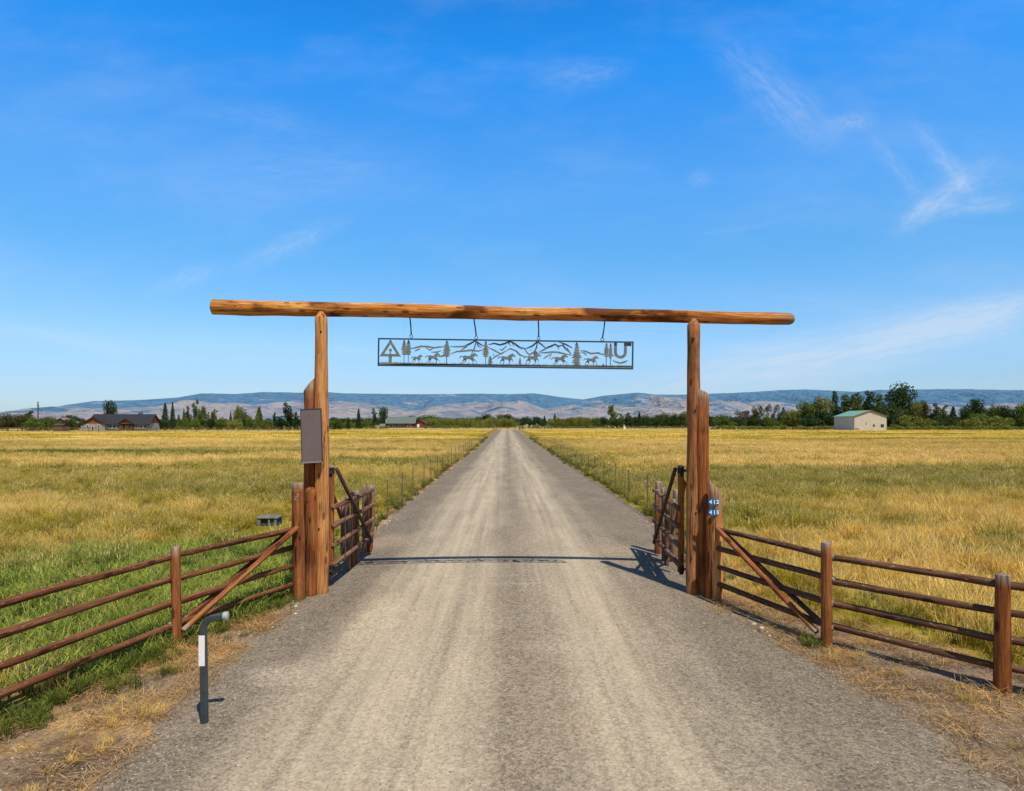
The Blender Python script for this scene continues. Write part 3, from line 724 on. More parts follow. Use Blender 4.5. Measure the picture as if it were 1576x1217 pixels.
MT = [[C1(*p) for p in q] for q in (
    [(470,575),(520,560),(580,545),(660,548),(740,562),(800,552),(850,552)], [(920,548),(1010,550),(1090,545),(1150,515),(1210,482),(1260,515),(1310,545)],
    [(510,602),(545,585),(578,570)], [(1218,490),(1205,560),(1172,628)], [(1225,500),(1250,545),(1285,560)], [(930,632),(1000,605),(1080,600),(1160,590),(1250,600),(1300,585)],
    [(1040,600),(1075,570),(1120,548)], [(640,560),(690,590),(730,560)], [(700,612),(760,612),(820,595)],
    [(1365,525),(1430,510),(1500,528),(1560,510),(1600,488),(1650,500)], [(1360,555),(1420,585),(1470,612),(1510,632),(1576,595)], [(1400,700),(1450,660),(1510,632)],
    [(1415,625),(1430,655)],[(1490,575),(1520,590),(1576,540)], [(780,665),(830,660),(860,640)])]
MT += [[C2(*p) for p in q] for q in (
    [(10,520),(40,487),(90,512),(150,558),(220,572),(290,545),(355,492),(400,520),(460,572)], [(20,490),(45,540)], [(60,500),(85,545)],
    [(370,612),(420,590),(470,560),(520,540),(560,520),(600,545),(650,530)], [(590,548),(605,580)], [(600,492),(680,520),(760,562)], [(640,500),(660,545),(690,580),(740,620)],
    [(0,592),(40,570),(110,598),(155,645),(220,668)], [(205,575),(240,620),(265,642),(320,610),(345,560),(355,500)], [(380,620),(450,618),(520,610),(590,612),(660,628),(750,648)],
    [(425,690),(460,665),(520,630),(500,690)], [(850,592),(910,600),(980,628),(1060,620),(1130,645)], [(860,608),(905,625),(930,650)], [(1200,650),(1250,655)],
    [(700,560),(720,600),(750,640)], [(270,575),(285,595)], [(155,560),(180,580)])]
cut('mountain_cutout', [line_poly(q, 2.7) for q in MT], M['steel'], .008, .0095*2)
def horse(u, v, w, h, pose):
    def S(pts): return [(u+x*w, v+y*h) for x, y in pts]
    def EL(cx, cy, rx, ry): return S([(cx+rx*math.cos(a*.5236), cy+ry*math.sin(a*.5236)) for a in range(12)])
    def LN(pts, t):
        q = line_poly(S(pts), t); return q
    t = h*.10
    legs = ([[(.20,-.02),(.38,.10),(.50,.26)],[(.17,0),(.30,.20),(.22,.40)],[(-.20,-.04),(-.30,.18),(-.44,.40)],[(-.16,-.02),(-.16,.22),(-.30,.38)]] if pose == 0 else
            [[(.20,-.04),(.36,.02),(.38,.22)],[(.16,0),(.20,.24),(.12,.45)],[(-.22,-.04),(-.14,.20),(-.26,.44)],[(-.20,0),(-.36,.14),(-.38,.38)]])
    polys = [EL(-.01,-.10,.26,.135), EL(-.19,-.12,.13,.15), EL(.17,-.10,.12,.15), S([(.10,-.20),(.24,.0),(.40,-.28),(.34,-.44)]), S([(.31,-.42),(.41,-.44),(.55,-.27),(.51,-.19),(.36,-.26)]),
             S([(.33,-.42),(.35,-.55),(.40,-.42)]), S([(.06,-.20),(.14,-.36),(.33,-.48),(.30,-.30)])]
    polys += [LN([(-.27,-.16),(-.42,-.20),(-.54,-.04)], t*1.2)]
    for l in legs: polys.append(LN([(l[0][0]-.01, l[0][1]-.06)]+l[:2], t*2.0)); polys.append(LN(l[1:], t*1.25))
    cut('horse_cutout', polys, M['steel'], .006, .030)
horse(59.5, 31.0, 17, 14, 1); horse(84, 29.8, 22, 18, 0); horse(139, 29.8, 27, 19, 0); horse(198, 29.8, 26, 19, 1)
horse(238, 29.0, 25, 20, 1); horse(280, 29.8, 24, 19, 0); horse(328.5, 30.6, 22, 17, 1)
cut('rider_cutout', [[(240,24.5),(239.5,20),(241.5,17),(243,15),(244.6,17),(243.6,20),(246.5,21),(244,22.5),(243.5,26)]], M['steel'], .006, .045)
for tx, ty, bx, by, nx_ in ((631, 489, 633, 517, 625), (729.5, 492, 733, 519, 727), (828.5, 495, 829, 520, 830.5), (930.5, 498, 927, 522, 931)):
    mb = MB(); a = P(tx, ty, SY)-s0; b = P(bx, by-1.5, SY)-s0
    mb.tube([a+Vector((0,-.02,.05)), a, a.lerp(b, .5)+Vector((.003,0,0)), b], .011)
    o = mb.build('hanger_rod', M['steel_frame'], sign, smooth=True); o.rotation_euler = (0, -math.radians(.8), 0)
    mb = MB(); c = b+Vector((0, 0, -.018)); mb.tube([c+Vector((.024*math.cos(t*.5236), 0, .026*math.sin(t*.5236))) for t in range(13)], .006, 6, cap=False)
    r_ = mb.build('ring', M['steel_frame'], o, smooth=True)
    q = P(nx_, 472+(nx_-625)*.022, SY)-Vector(B); mb = MB(); mb.tube([q-Vector((0,0,.09)), q+Vector((0,0,.012))], .010); mb.tube([q-Vector((0,0,.022)), q-Vector((0,0,.004))], .022, 6)
    mb.build('bolt', M['iron'], gate)

# ------------------------------------------------------------------ open gate leaves
def gate_leaf(label, hx, hy, ex, ey, side, endtop, mids):
    e = thing('swing_gate', label, 'gate', (hx, hy, 0), 'two leaves of the open pole gate')
    b = (hx, hy, 0); h = Vector((hx, hy, 0)); d = Vector((ex, ey, 0))-h; L = d.length; dn = d.normalized(); nrm = Vector((dn.y, -dn.x, 0))*side
    log('hinge_stile', h+Vector((0,0,.27)), h+Vector((0,0,2.0)), .052, .048, M['wood_gate'], e, b, 'flat', .04, 14, weather=.12)
    log('end_stile', h+d+Vector((0,0,.08)), h+d+Vector((0,0,endtop)), .055, .05, M['wood_gate'], e, b, 'flat', .04, 12, weather=.2)
    for m, z0, z1 in mids: log('middle_stile', h+d*m+Vector((0,0,z0))-nrm*.05, h+d*(m+R.uniform(-.03,.03))+Vector((0,0,z1))-nrm*.05, .046, .042, R.choice((M['wood_gated'], M['wood_gated'], M['wood_gate'], M['wood_grey'])), e, b, 'flat', .04, 10, weather=.1)
    for z in (.40, .71, 1.02, 1.32):
        log('rail', h-dn*.05+Vector((0,0,z))+nrm*.05, h+d*1.03+Vector((0,0,z+.02))+nrm*.05, .044, .038, M['wood_gated'], e, b, 'flat', .05, 10, weather=.05, bend=.008)
    for sgn in (1,):
        mb = MB(); mb.tube([h+Vector((0,0,1.95))+nrm*.09*sgn-h, h+d*.93+Vector((0,0,.33))+nrm*.09*sgn-h], .034, 8); mb.build('diagonal_brace', M['brace'], e, smooth=True)
    log('diagonal_brace', h+d*.04+Vector((0,0,1.75))-nrm*.09, h+d*.62+Vector((0,0,.36))-nrm*.09, .034, .032, M['wood_gate'], e, b, 'flat', .04, 8, weather=0)
    for z, zz in ((1.93, .08), (.33, .09)):
        mb = MB(); mb.tube([(0,0,z-zz*.6), (0,0,z+zz*.6)], .056, 12); mb.tube([(0,0,z), tuple(-nrm*.10+Vector((0,-.12,z)))], .018, 8)
        mb.tube([tuple(-nrm*.03+Vector((0,-.03,z-.05))), tuple(nrm*.03+Vector((0,-.03,z-.05)))], .045, 8)
        mb.build('hinge_band', M['iron'], e)
    # light wire stays between the rails
    mb = MB()
    for m in (.2, .36, .52, .68, .84):
        mb.tube([tuple(d*m+nrm*.09+Vector((0,0,.36))), tuple(d*m+nrm*.09+Vector((0,0,1.36)))], .007, 5)
    mb.build('wire_stay', M['wire'], e)
    return e
gate_leaf('left leaf of the pole gate, swung open away from the camera', -2.87, 10.62, -2.80, 13.25, 1, 1.40, ((.34, .28, 1.30), (.46, .05, 1.36), (.58, .02, 1.42), (.70, .04, 1.40), (.92, .1, 1.44)))
gl2 = gate_leaf('right leaf of the pole gate, swung open with teal cord behind it', 2.84, 10.6, 3.02, 13.05, -1, 1.36, ((.40, .25, 1.34), (.66, .03, 1.42), (.80, .06, 1.44)))
def wood_post(label, x, y, z, r, mat, top='flat', slant=(0,0), weather=.3, grp=None, lean=(0,0)):
    e = thing('wooden_post', label, 'post', (x, y, 0), grp)
    log('timber', (x, y, -.05), (x+lean[0], y+lean[1], z), r*1.05, r, mat, e, (x, y, 0), top, .05, 14, weather=weather, slant=slant)
    return e
wood_post('grey topped latch post beyond the left gate leaf', -3.33, 15.9, 1.17, .10, M['wood_grey'], weather=.6)
wood_post('orange brown post just behind the end of the left gate leaf', -2.93, 13.85, 1.30, .075, M['wood_gate'])
wood_post('leaning dark post behind the left gate leaf', -3.08, 12.9, 1.28, .06, M['wood_grey'], lean=(.05, 0))
wood_post('pale split topped post at the end of the right gate leaf', 3.11, 13.3, 1.50, .075, M['wood_grey'], weather=.5)
wood_post('slim grey post behind the right gate leaf', 3.38, 13.0, 1.36, .06, M['wood_grey'], weather=.5)
# teal cord
mb = MB(); pp = []
for k in range(90):
    t = k/89; a = t*math.pi*8
    pp.append((3.17+.065*math.sin(a)+.02*math.sin(a*2.3), 12.1+.05*math.cos(a), .62+.68*(.5-.5*math.cos(a*.5))*(.8+.2*math.sin(a*1.7))))
mb.tube(pp, .015, 6)
tag(mb.build('cord', M['teal'], smooth=True), 'teal green cord hanging in loops behind the right gate leaf', 'cord')

# ------------------------------------------------------------------ rail fences
RZ = (1.08, .80, .52, .25)
def rail_fence(label, posts, braces, railmat, postmat, grp):
    e = thing('rail_fence', label, 'fence', (posts[0][0], posts[0][1], 0), grp); b = (posts[0][0], posts[0][1], 0)
    for i, (x, y, zt, r, draw) in enumerate(posts):
        if draw: log('post', (x, y, -.05), (x+R.uniform(-.012,.012), y, zt), r*1.12, r*.95, postmat, e, b, 'flat', .06, 14, weather=.10, bend=.005)
    for i in range(len(posts)-1):
        x0, y0 = posts[i][:2]; x1, y1 = posts[i+1][:2]
        d = Vector((x1-x0, y1-y0, 0)).normalized(); nb = Vector((-d.y, d.x, 0)) if True else None
        if nb.y < 0: nb = -nb
        off = nb*.055
        for z in RZ:
            j = R.uniform(-.012, .012)
            a = Vector((x0, y0, z+j))+off-d*(.06 if i else -.02); c = Vector((x1, y1, z+R.uniform(-.012, .012)))+off+d*.05
            if R.random() < .5: ra, rb = .042, .035
            else: ra, rb = .035, .042
            log('rail', a, c, ra, rb, railmat, e, b, 'flat', .06, 12, weather=.04, bend=.008)
    for (p, q, mm) in braces: log('diagonal_brace', p, q, .04, .034, mm, e, b, 'flat', .04, 12, weather=.04, bend=.004)
    return e
A = Vector((-3.185, 9.93, 0)); Bp = Vector((-4.0, 7.87, 0))
lf = rail_fence('four rail pole fence running left from the gateway', [(A.x, A.y, 1.78, .092, True), (-4.0, 7.87, 1.20, .056, True), (-4.57, 5.5, 1.2, .056, True), (-5.2, 3.3, 1.2, .056, True)],
    [(A+Vector((.02,-.12,1.12)), Bp+Vector((.09,-.02,.20)), M['wood_gate']), (A+Vector((-.12,.02,1.06)), Bp+Vector((-.02,.13,.24)), M['wood_rail'])], M['wood_rail'], M['wood_gate'], 'pole fences flaring from the gateway')
A2 = Vector((3.10, 9.85, 0)); B2 = Vector((3.87, 7.85, 0))
rf = rail_fence('four rail pole fence running right from the gateway', [(3.13, 9.92, 1.05, .10, False), (3.87, 7.85, 1.25, .06, True), (4.96, 6.5, 1.18, .067, True), (6.7, 4.9, 1.2, .06, True), (8.9, 3.5, 1.2, .06, True)],
    [(A2+Vector((.05,-.14,1.12)), B2+Vector((-.10,.06,.16)), M['wood_gate']), (A2+Vector((.16,-.08,1.06)), B2+Vector((.02,.14,.22)), M['wood_railr'])], M['wood_railr'], M['wood_brown'], 'pole fences flaring from the gateway')
# nails on the left fence end post
for k in range(22):
    t = R.uniform(-1.9, -.9); mb = MB()
    q = Vector((math.sin(t*.9+1.2)*.06, -.097, 1.60+R.uniform(-.07, .13))); mb.tube([q, q+Vector((0, .012, 0))], .006, 6); mb.build('nail', M['cap'], lf, tuple(A-Vector(lf.location)))
# number post on the right
npost = thing('number_post', 'short round post carrying two blue number plates, cut grey top', 'post', (3.19, 9.90, 0))
log('timber', (3.215, 9.94, -.05), (3.20, 9.94, 1.72), .10, .092, M['wood_tan'], npost, (3.19, 9.90, 0), 'slant', .04, 18, weather=.45, slant=(-.9, .2), seed=5.5)
log('sister_timber', (3.11, 9.96, -.05), (3.11, 9.96, 1.30), .062, .058, M['wood_brown'], npost, (3.19, 9.90, 0), 'flat', .04, 14, weather=.0, seed=8)
def plate(txt, label, py):
    c = P(1099, py, 9.84); e = thing('number_plate', label, 'number plate', tuple(c))
    mb = MB(); n = 8; hw = .082; hh = .046
    ring = []
    for k in range(n+1):
        t = k/n*2-1; x = t*hw; y = .028*t*t-.008
        ring.append((x, y))
    for (x, y), (x2, y2) in zip(ring, ring[1:]):
        mb.poly([(x, y, -hh), (x2, y2, -hh), (x2, y2, hh), (x, y, hh)])
        mb.poly([(x, y+.003, hh), (x2, y2+.003, hh), (x2, y2+.003, -hh), (x, y+.003, -hh)])
        mb.poly([(x, y, hh), (x2, y2, hh), (x2, y2+.003, hh), (x, y+.003, hh)]); mb.poly([(x2, y2, -hh), (x, y, -hh), (x, y+.003, -hh), (x2, y2+.003, -hh)])
    mb.build('plate', M['blue'], e)
    for i, ch in enumerate(txt):
        cu = bpy.data.curves.new('numeral', 'FONT'); cu.body = ch; cu.size = .080; cu.align_x = 'CENTER'; cu.align_y = 'CENTER'; cu.extrude = .0015; cu.offset = .0022
        tmp = bpy.data.objects.new('numeral_source', cu); COL.objects.link(tmp); bpy.context.view_layer.update()
        me = bpy.data.meshes.new_from_object(tmp.evaluated_get(bpy.context.evaluated_depsgraph_get())); COL.objects.unlink(tmp); bpy.data.objects.remove(tmp)
        me.materials.clear(); me.materials.append(M['whiten'])
        o = bpy.data.objects.new('numeral', me); COL.objects.link(o); o.parent = e; x = (i-1)*.053
        o.location = (x, .028*(x/hw)**2-.008-.006, 0); o.rotation_euler = (math.radians(90), 0, math.radians((i-1)*18)*.6)
    return e
plate('412', 'upper blue number plate reading 412 in white', 772.5)
plate('413', 'lower blue number plate reading 413 in white', 788.5)

# ------------------------------------------------------------------ gooseneck pipe in the foreground
bp = gnd(316, 1117); bollard = thing('gooseneck_pipe', 'charcoal square pipe bent at the top, white band and pale cap', 'pipe', tuple(bp))
mb = MB()
def sq_tube(mb, pts, r):
    rings = []
    for i, p in enumerate(pts):
        a = Vector(pts[max(0, i-1)]); b = Vector(pts[min(len(pts)-1, i+1)]); d = (b-a).normalized(); s = Vector((0,1,0)); t = d.cross(s).normalized(); p = Vector(p)
        ring = []; c = .28
        for (u, v) in ((1,1-c),(1-c,1),(c-1,1),(-1,1-c),(-1,c-1),(c-1,-1),(1-c,-1),(1,c-1)):
            ring.append(len(mb.v)); mb.v.append(tuple(p+s*u*r+t*v*r))
        rings.append(ring)
    for a, b in zip(rings, rings[1:]): mb.quadstrip(a, b)
    mb.f.append(tuple(reversed(rings[0]))); mb.mi.append(0); mb.f.append(tuple(rings[-1])); mb.mi.append(0)
rp = .0285
arc = [(-.005, 0, -.05), (-.012, 0, .45), (-.018, 0, .86)]
for k in range(1, 10):
    t = k/9*math.pi/2; arc.append((-.018+.115*(1-math.cos(t)), 0, .86+.105*math.sin(t)))
arc.append((.16, 0, .975))
sq_tube(mb, arc, rp); o = mb.build('bent_pipe', M['pipe'], bollard)
bev = o.modifiers.new('bevel', 'BEVEL'); bev.width = .003; bev.segments = 2
mb = MB(); mb.box((-.0155-rp-.0, -rp-.003, .545), (-.0155+rp-.006, -rp-.0005, .815)); mb.box((-.0155-rp-.0025, -rp-.003, .545), (-.0155-rp-.0005, rp-.004, .815)); mb.build('reflective_band', M['white'], bollard)
mb = MB(); mb.tube([(.155, 0, .975), (.162, 0, .975), (.195, 0, .976), (.200, 0, .976)], [.030, .040, .041, .034], 16); mb.build('end_cap', M['cap'], bollard, smooth=True)
mb = MB(); mb.box((-.075, -.06, 0), (.065, .06, .012)); mb.build('base_plate', M['pipe'], bollard)
bollard.rotation_euler = (0, 0, math.radians(3))

# utility vault in the left field
va = thing('utility_vault', 'low weathered grey concrete slab standing in the left field grass', 'concrete box', (-6.28, 17.2, 0))
mb = MB(); mb.box((-.28, -.22, .19), (.28, .22, .24)); o = mb.build('lid', M['concrete'], va); bv = o.modifiers.new('b', 'BEVEL'); bv.width = .018; bv.segments = 2
mb = MB()
for a_, b_ in ((-.25, -.17), (.03, .08), (.19, .25)):
    mb = MB(); mb.box((a_, -.20, 0), (b_, -.16, .189)); mb.build('side_wall', M['concrete'], va)
mb = MB(); mb.box((-.25, -.155, 0), (.25, .22, .189)); mb.build('body', M['darkgap'], va)  # darker block filling the gaps between the side walls

# ------------------------------------------------------------------ wire fences beside the road
def tpost(mb, x, y, z, lean=0):
    a = .014; mb.box((x-a, y-.004, -.05), (x+a, y+.004, z)); mb.box((x-.004, y-.02, -.05), (x+.004, y-.0042, z-.01))
def wire_fence(label, xf, y0, n, step, grp):
    e = thing('wire_fence', label, 'fence', (xf, y0, 0), grp); tops = []
    for i in range(n):
        y = y0+i*step+R.uniform(-.15, .15); x = xf+R.uniform(-.04, .04); z = 1.12+R.uniform(-.06, .06)
        mb = MB(); tpost(mb, x-xf, y-y0, z); mb.build('post', M['rust'], e); tops.append((x-xf, y-y0, z))
    mb = MB()
    for zz in (.22, .45, .68, .88, 1.04):
        for (a, b) in zip(tops, tops[1:]):
            if a[1] > 120: break
            m = (a[0]+b[0])/2; mb.tube([(a[0], a[1], zz), (m, (a[1]+b[1])/2, zz-.012), (b[0], b[1], zz)], .0035, 4, cap=False)
    for k in range(int(45/.3)):
        y = k*.3; mb.tube([(0, y, .02), (0, y, 1.03)], .0022, 3, cap=False)
    mb.build('wire_mesh', M['wire'], e)
wire_fence('rusty post and wire fence along the left edge of the road', -3.42, 18.4, 80, 2.75, 'wire fences along the drive')
wire_fence('post and wire fence half hidden in grass right of the road', 4.12, 16.5, 80, 2.75, 'wire fences along the drive')

# ------------------------------------------------------------------ far fences
def far_fence(label, x0, y0, x1, y1, n, hp, rails, r=.09):
    e = thing('post_fence', label, 'fence', (x0, y0, 0)); d = Vector((x1-x0, y1-y0, 0))
    for i in range(n):
        q = d*(i/(n-1)); mb = MB(); hh = hp*R.uniform(.88, 1.12); mb.tube([(q.x, q.y, -.05), (q.x+R.uniform(-.04,.04), q.y, hh)], r*R.uniform(.8, 1.2), 6); mb.build('post', M['wood_far'], e)
    mb = MB()
    for z in rails: mb.tube([(0, 0, z), tuple(d+Vector((0,0,z)))], .05, 5)
    mb.build('rail', M['wood_far'], e)
far_fence('dark post fence along the far left field edge before the house', -168, 186, -110, 204, 24, 1.5, (.5, 1.0, 1.35), .13)
far_fence('pale post fence in front of the charcoal roofed house', -108, 205, -66, 216, 15, 1.35, (.6, 1.1), .11)
far_fence('low rail fence before the distant red and green barn', -110, 335, -38, 345, 30, 1.4, (.7, 1.2), .12)
far_fence('post fence under the big trees left of the cream barn', 90, 262, 130, 258, 14, 1.3, (.6, 1.1), .11)
far_fence('low fence crossing beyond the end of the road', -6, 290, 20, 290, 9, 1.4, (.5, .9, 1.3), .12)
far_fence('long low fence at the far edge of the right field', 22, 330, 110, 322, 30, 1.3, (.8, 1.2), .10)

# ------------------------------------------------------------------ buildings
def prism_x(mb, x0, x1, y0, y1, ze, zr, th=.18, ov=.5, m=0):
    """gable roof with its ridge along X"""
    ym = (y0+y1)/2
    for s, ye in ((-1, y0-ov), (1, y1+ov)):
        zz = ze-ov*(zr-ze)/((y1-y0)/2)
        P_ = [(x0-ov, ye, zz), (x1+ov, ye, zz), (x1+ov, ym, zr), (x0-ov, ym, zr)]; Q = [(x, y, z+th) for x, y, z in P_]
        mb.poly(P_, m); mb.poly(Q[::-1], m)
        for i in range(4): mb.poly([P_[i], P_[(i+1) % 4], Q[(i+1) % 4], Q[i]], m)
def prism_y(mb, x0, x1, y0, y1, ze, zr, th=.18, ov=.5, m=0):
    xm = (x0+x1)/2
    for s, xe in ((-1, x0-ov), (1, x1+ov)):
        zz = ze-ov*(zr-ze)/((x1-x0)/2)
        P_ = [(xe, y0-ov, zz), (xe, y1+ov, zz), (xm, y1+ov, zr), (xm, y0-ov, zr)]; Q = [(x, y, z+th) for x, y, z in P_]
        mb.poly(P_, m); mb.poly(Q[::-1], m)
        for i in range(4): mb.poly([P_[i], P_[(i+1) % 4], Q[(i+1) % 4], Q[i]], m)
def gable_y(mb, x0, x1, y0, y1, ze, zr, m=0):
    mb.poly([(x0, y0, ze), (x1, y0, ze), ((x0+x1)/2, y0, zr)], m); mb.poly([(x1, y1, ze), (x0, y1, ze), ((x0+x1)/2, y1, zr)], m)
def window(parent, x0, x1, z0, z1, y, frame=None):
    mb = MB(); mb.box((x0-.1, y-.09, z0-.1), (x1+.1, y-.02, z1+.1)); f = mb.build('window', frame or M['whiten'], parent)
    mb = MB(); mb.box((x0, y-.12, z0), (x1, y-.095, z1)); mb.build('pane', M['glass'], f)

hs = thing('house', 'long low house with charcoal roof and cedar gables at the far left', 'house', (-140, 230, 0))
k = .23
def hx(px): return (px-171)*k+.5-.0  # local x of a photo column at Y=230, house origin at px 171
HX0 = -4.1; HX1 = 12.1
mb = MB(); mb.box((HX0-4, 2, 0), (HX1-.02, 9, 2.7)); mb.build('wall', M['darkwall'], hs)
mb = MB(); mb.box((HX1-.015, 2, 0), (HX1+.1, 9, 2.7)); mb.build('wall', M['greywall'], hs)
mb = MB(); mb.poly([(HX1+.1, 2, 2.7), (HX1+.1, 9, 2.7), (HX1+.1, 5.5, 5.75)]); mb.build('gable', M['cedar'], hs)
mb = MB(); prism_x(mb, HX0-5, HX1+.1, 2, 9, 2.7, 5.8, ov=.6); mb.build('roof', M['roof_dark'], hs)
lx0, lx1 = hx(124.5), hx(159)
mb = MB(); mb.box((lx0, 0, 0), (lx1, 9, 2.5)); mb.build('wall', M['greywall'], hs)
mb = MB(); gable_y(mb, lx0, lx1, 0, 9, 2.5, 4.8); mb.build('gable', M['cedar'], hs)
mb = MB(); prism_y(mb, lx0, lx1, 0, 9, 2.5, 4.8, .22, .55); mb.build('roof', M['roof_dark'], hs)
cx0, cx1 = hx(179), hx(198)
mb = MB(); mb.box((cx0+.2, 1.2, 0), (cx0+.5, 1.5, 2.7)); mb.box((cx1-.5, 1.2, 0), (cx1-.2, 1.5, 2.7)); mb.box((cx0, .9, 2.5), (cx1, 1.3, 2.8)); mb.build('porch_post', M['cedar'], hs)
mb = MB(); gable_y(mb, cx0, cx1, 1.3, 6, 2.7, 4.2); mb.build('gable', M['cedar'], hs)
mb = MB(); prism_y(mb, cx0, cx1, 1.1, 6.5, 2.7, 4.2, .2, .45); mb.build('roof', M['roof_dark'], hs)
for a, b, z0, z1, y in ((131.5, 134, .9, 2.0, 0), (148.5, 151, .9, 2.0, 0), (139, 142, .2, 1.6, 0), (160.5, 164.5, .9, 2.0, 2), (166, 171, .9, 2.0, 2), (173, 176.5, .5, 2.1, 2), (182, 186, .3, 2.3, 2), (190, 195, .3, 2.3, 2), (201, 205, .9, 2.0, 2), (208, 212, .9, 2.0, 2), (214, 219, .9, 2.0, 2)):
    window(hs, hx(a), hx(b), z0, z1, y)
mb = MB(); mb.box((6.0, 6.2, 4.6), (6.7, 6.9, 6.5)); mb.build('chimney', M['darkwall'], hs)
mb = MB(); mb.box((lx0-2.6, 3, 0), (lx0-.02, 8, 1.7)); mb.build('garage_wing', M['greywall'], hs)

bx0, bx1 = 128.2, 140.4
bn = thing('metal_barn', 'cream metal barn with green roof before the tall trees on the right', 'barn', (134.3, 240, 0))
W2 = 6.1; D = 14.5
mb = MB(); mb.box((-W2, 0, 0), (W2, D, 5.2)); gable_y(mb, -W2, W2, 0, D, 5.2, 7.3); mb.build('wall', M['cream'], bn)
mb = MB(); prism_y(mb, -W2, W2, 0, D, 5.25, 7.35, .12, .35); mb.build('roof', M['green_roof'], bn)
mb = MB()
for s in (-1, 1): mb.poly([(s*(W2+.35), -.37, 5.05), (0, -.37, 7.28), (0, -.37, 7.52), (s*(W2+.35), -.37, 5.30)])
mb.box((-W2-.03, -.03, 0), (-W2+.15, -.002, 5.15)); mb.box((W2-.15, -.03, 0), (W2+.03, -.002, 5.15)); mb.build('trim', M['trim'], bn)
window(bn, 3.9, 4.9, 1.3, 2.2, 0, M['trim']); window(bn, 1.0, 1.5, 1.6, 2.1, 0, M['trim'])
mb = MB(); mb.box((.5, -.06, 0), (1.4, -.02, 1.1)); mb.build('vent', M['cream'], bn)
mb = MB(); mb.box((-5.5, -.07, 0), (-5.1, -.02, .9)); mb.build('meter_box', M['glass'], bn)
mb = MB(); mb.box((-4.6, -.07, 0), (-4.3, -.02, .8)); mb.build('meter_box', M['glass'], bn)
mb = MB(); mb.box((-1.7, -.08, 2.1), (-1.5, -.02, 2.9)); mb.build('wall_lamp', M['trim'], bn)

rb = thing('barn', 'red barn with long grey green roof beyond the left field', 'barn', (-64, 380, 0))
k2 = .38
def r2(px): return (px-CX)*k2+64
mb = MB(); mb.box((r2(594), 3, 0), (r2(623), 14, 2.6)); mb.build('wall', M['darkwall'], rb)
mb = MB(); mb.box((r2(623)+.02, 2, 0), (r2(637), 14, 2.7)); mb.build('wall', M['redwall'], rb)
mb = MB(); prism_x(mb, r2(594), r2(637), 2, 14, 2.8, 6.3, .2, .7); mb.build('roof', M['greygreen'], rb)
mb = MB(); mb.box((r2(640), 0, 0), (r2(654), 9, 2.6)); gable_y(mb, r2(640), r2(654), 0, 9, 2.6, 4.4); mb.build('wall', M['redwall'], rb)
mb = MB(); prism_y(mb, r2(640), r2(654), 0, 9, 2.6, 4.4, .2, .5); mb.build('roof', M['darkroof'], rb)
for a, b in ((598, 603), (607, 612), (615, 620), (627, 631)): window(rb, r2(a), r2(b), .5, 2.0, 3 if a < 623 else 2)
mb = MB(); mb.box((r2(642), -.1, .2), (r2(645.5), -.02, 2.0)); mb.build('door', M['whiten'], rb)
mb = MB(); mb.box((r2(583), 4, 0), (r2(592.5), 10, 2.3)); mb.build('lean_to', M['greywall'], rb)
mb = MB(); mb.box((r2(590.5), 6, 2.3), (r2(592), 7, 5)); mb.build('chimney', M['cream'], rb)

sh = thing('shed', 'small rust brown shed behind the far left fence', 'shed', (-146.5, 212, 0))
mb = MB(); mb.box((-1.5, 0, 0), (1.5, 3, 2.0)); mb.build('wall', M['rustshed'], sh)
mb = MB(); prism_x(mb, -1.5, 1.5, 0, 3, 2.0, 2.4, .1, .2); mb.build('roof', M['darkroof'], sh)
s2 = thing('farmhouse', 'farmhouse with faded pink roof among the far left trees', 'house', (-175, 255, 0))
mb = MB(); mb.box((-3, 0, 0), (3, 6, 2.9)); gable_y(mb, -3, 3, 0, 6, 2.9, 4.6); mb.build('wall', M['rustshed'], s2)
M['pinkroof'] = flat_mat('faded_pink_roof', (.26,.16,.13), .9); mb = MB(); prism_y(mb, -3, 3, 0, 6, 2.9, 4.6, .2, .5); mb.build('roof', M['pinkroof'], s2)
window(s2, -1.6, -.6, 1, 2, 0); window(s2, .6, 1.6, 1, 2, 0)
c = at(1102, 655, 470); s3 = thing('farm_building', 'small tan roofed building between trees right of the gateway', 'building', (c.x, 470, 0))
c = at(1106, 655, 470)
mb = MB(); mb.box((-2, 0, 0), (10, 8, 3.2)); mb.build('wall', M['cream'], s3)
mb = MB(); prism_x(mb, -2, 10, 0, 8, 3.2, 5.4, .2, .6); M['tanroof'] = flat_mat('tan_roof', (.38,.30,.26), .9); mb.build('roof', M['tanroof'], s3)
# poles
c = at(58.5, 660, 250); up = thing('utility_pole', 'thin dark utility pole rising above the far left trees', 'pole', (c.x, 250, 0))
mb = MB(); mb.tube([(0,0,-.05), (0,0,11.0)], [.30,.20], 8); mb.build('pole', M['bark'], up)
mb = MB(); mb.box((-.5,-.1,9.4), (.5,.1,9.6)); mb.tube([(.3,-.2,8.2), (.3,-.2,9.1)], .22, 8); mb.build('crossarm', M['bark'], up)
c = at(961, 660, 300)
wt = thing('water_trough', 'small white tank at the far edge of the right field', 'tank', (c.x, 300, 0)); mb = MB(); mb.tube([(0,0,0), (0,0,.9), (0,0,1.05)], [.5,.5,.3], 12); mb.build('tank', M['whiten'], wt)

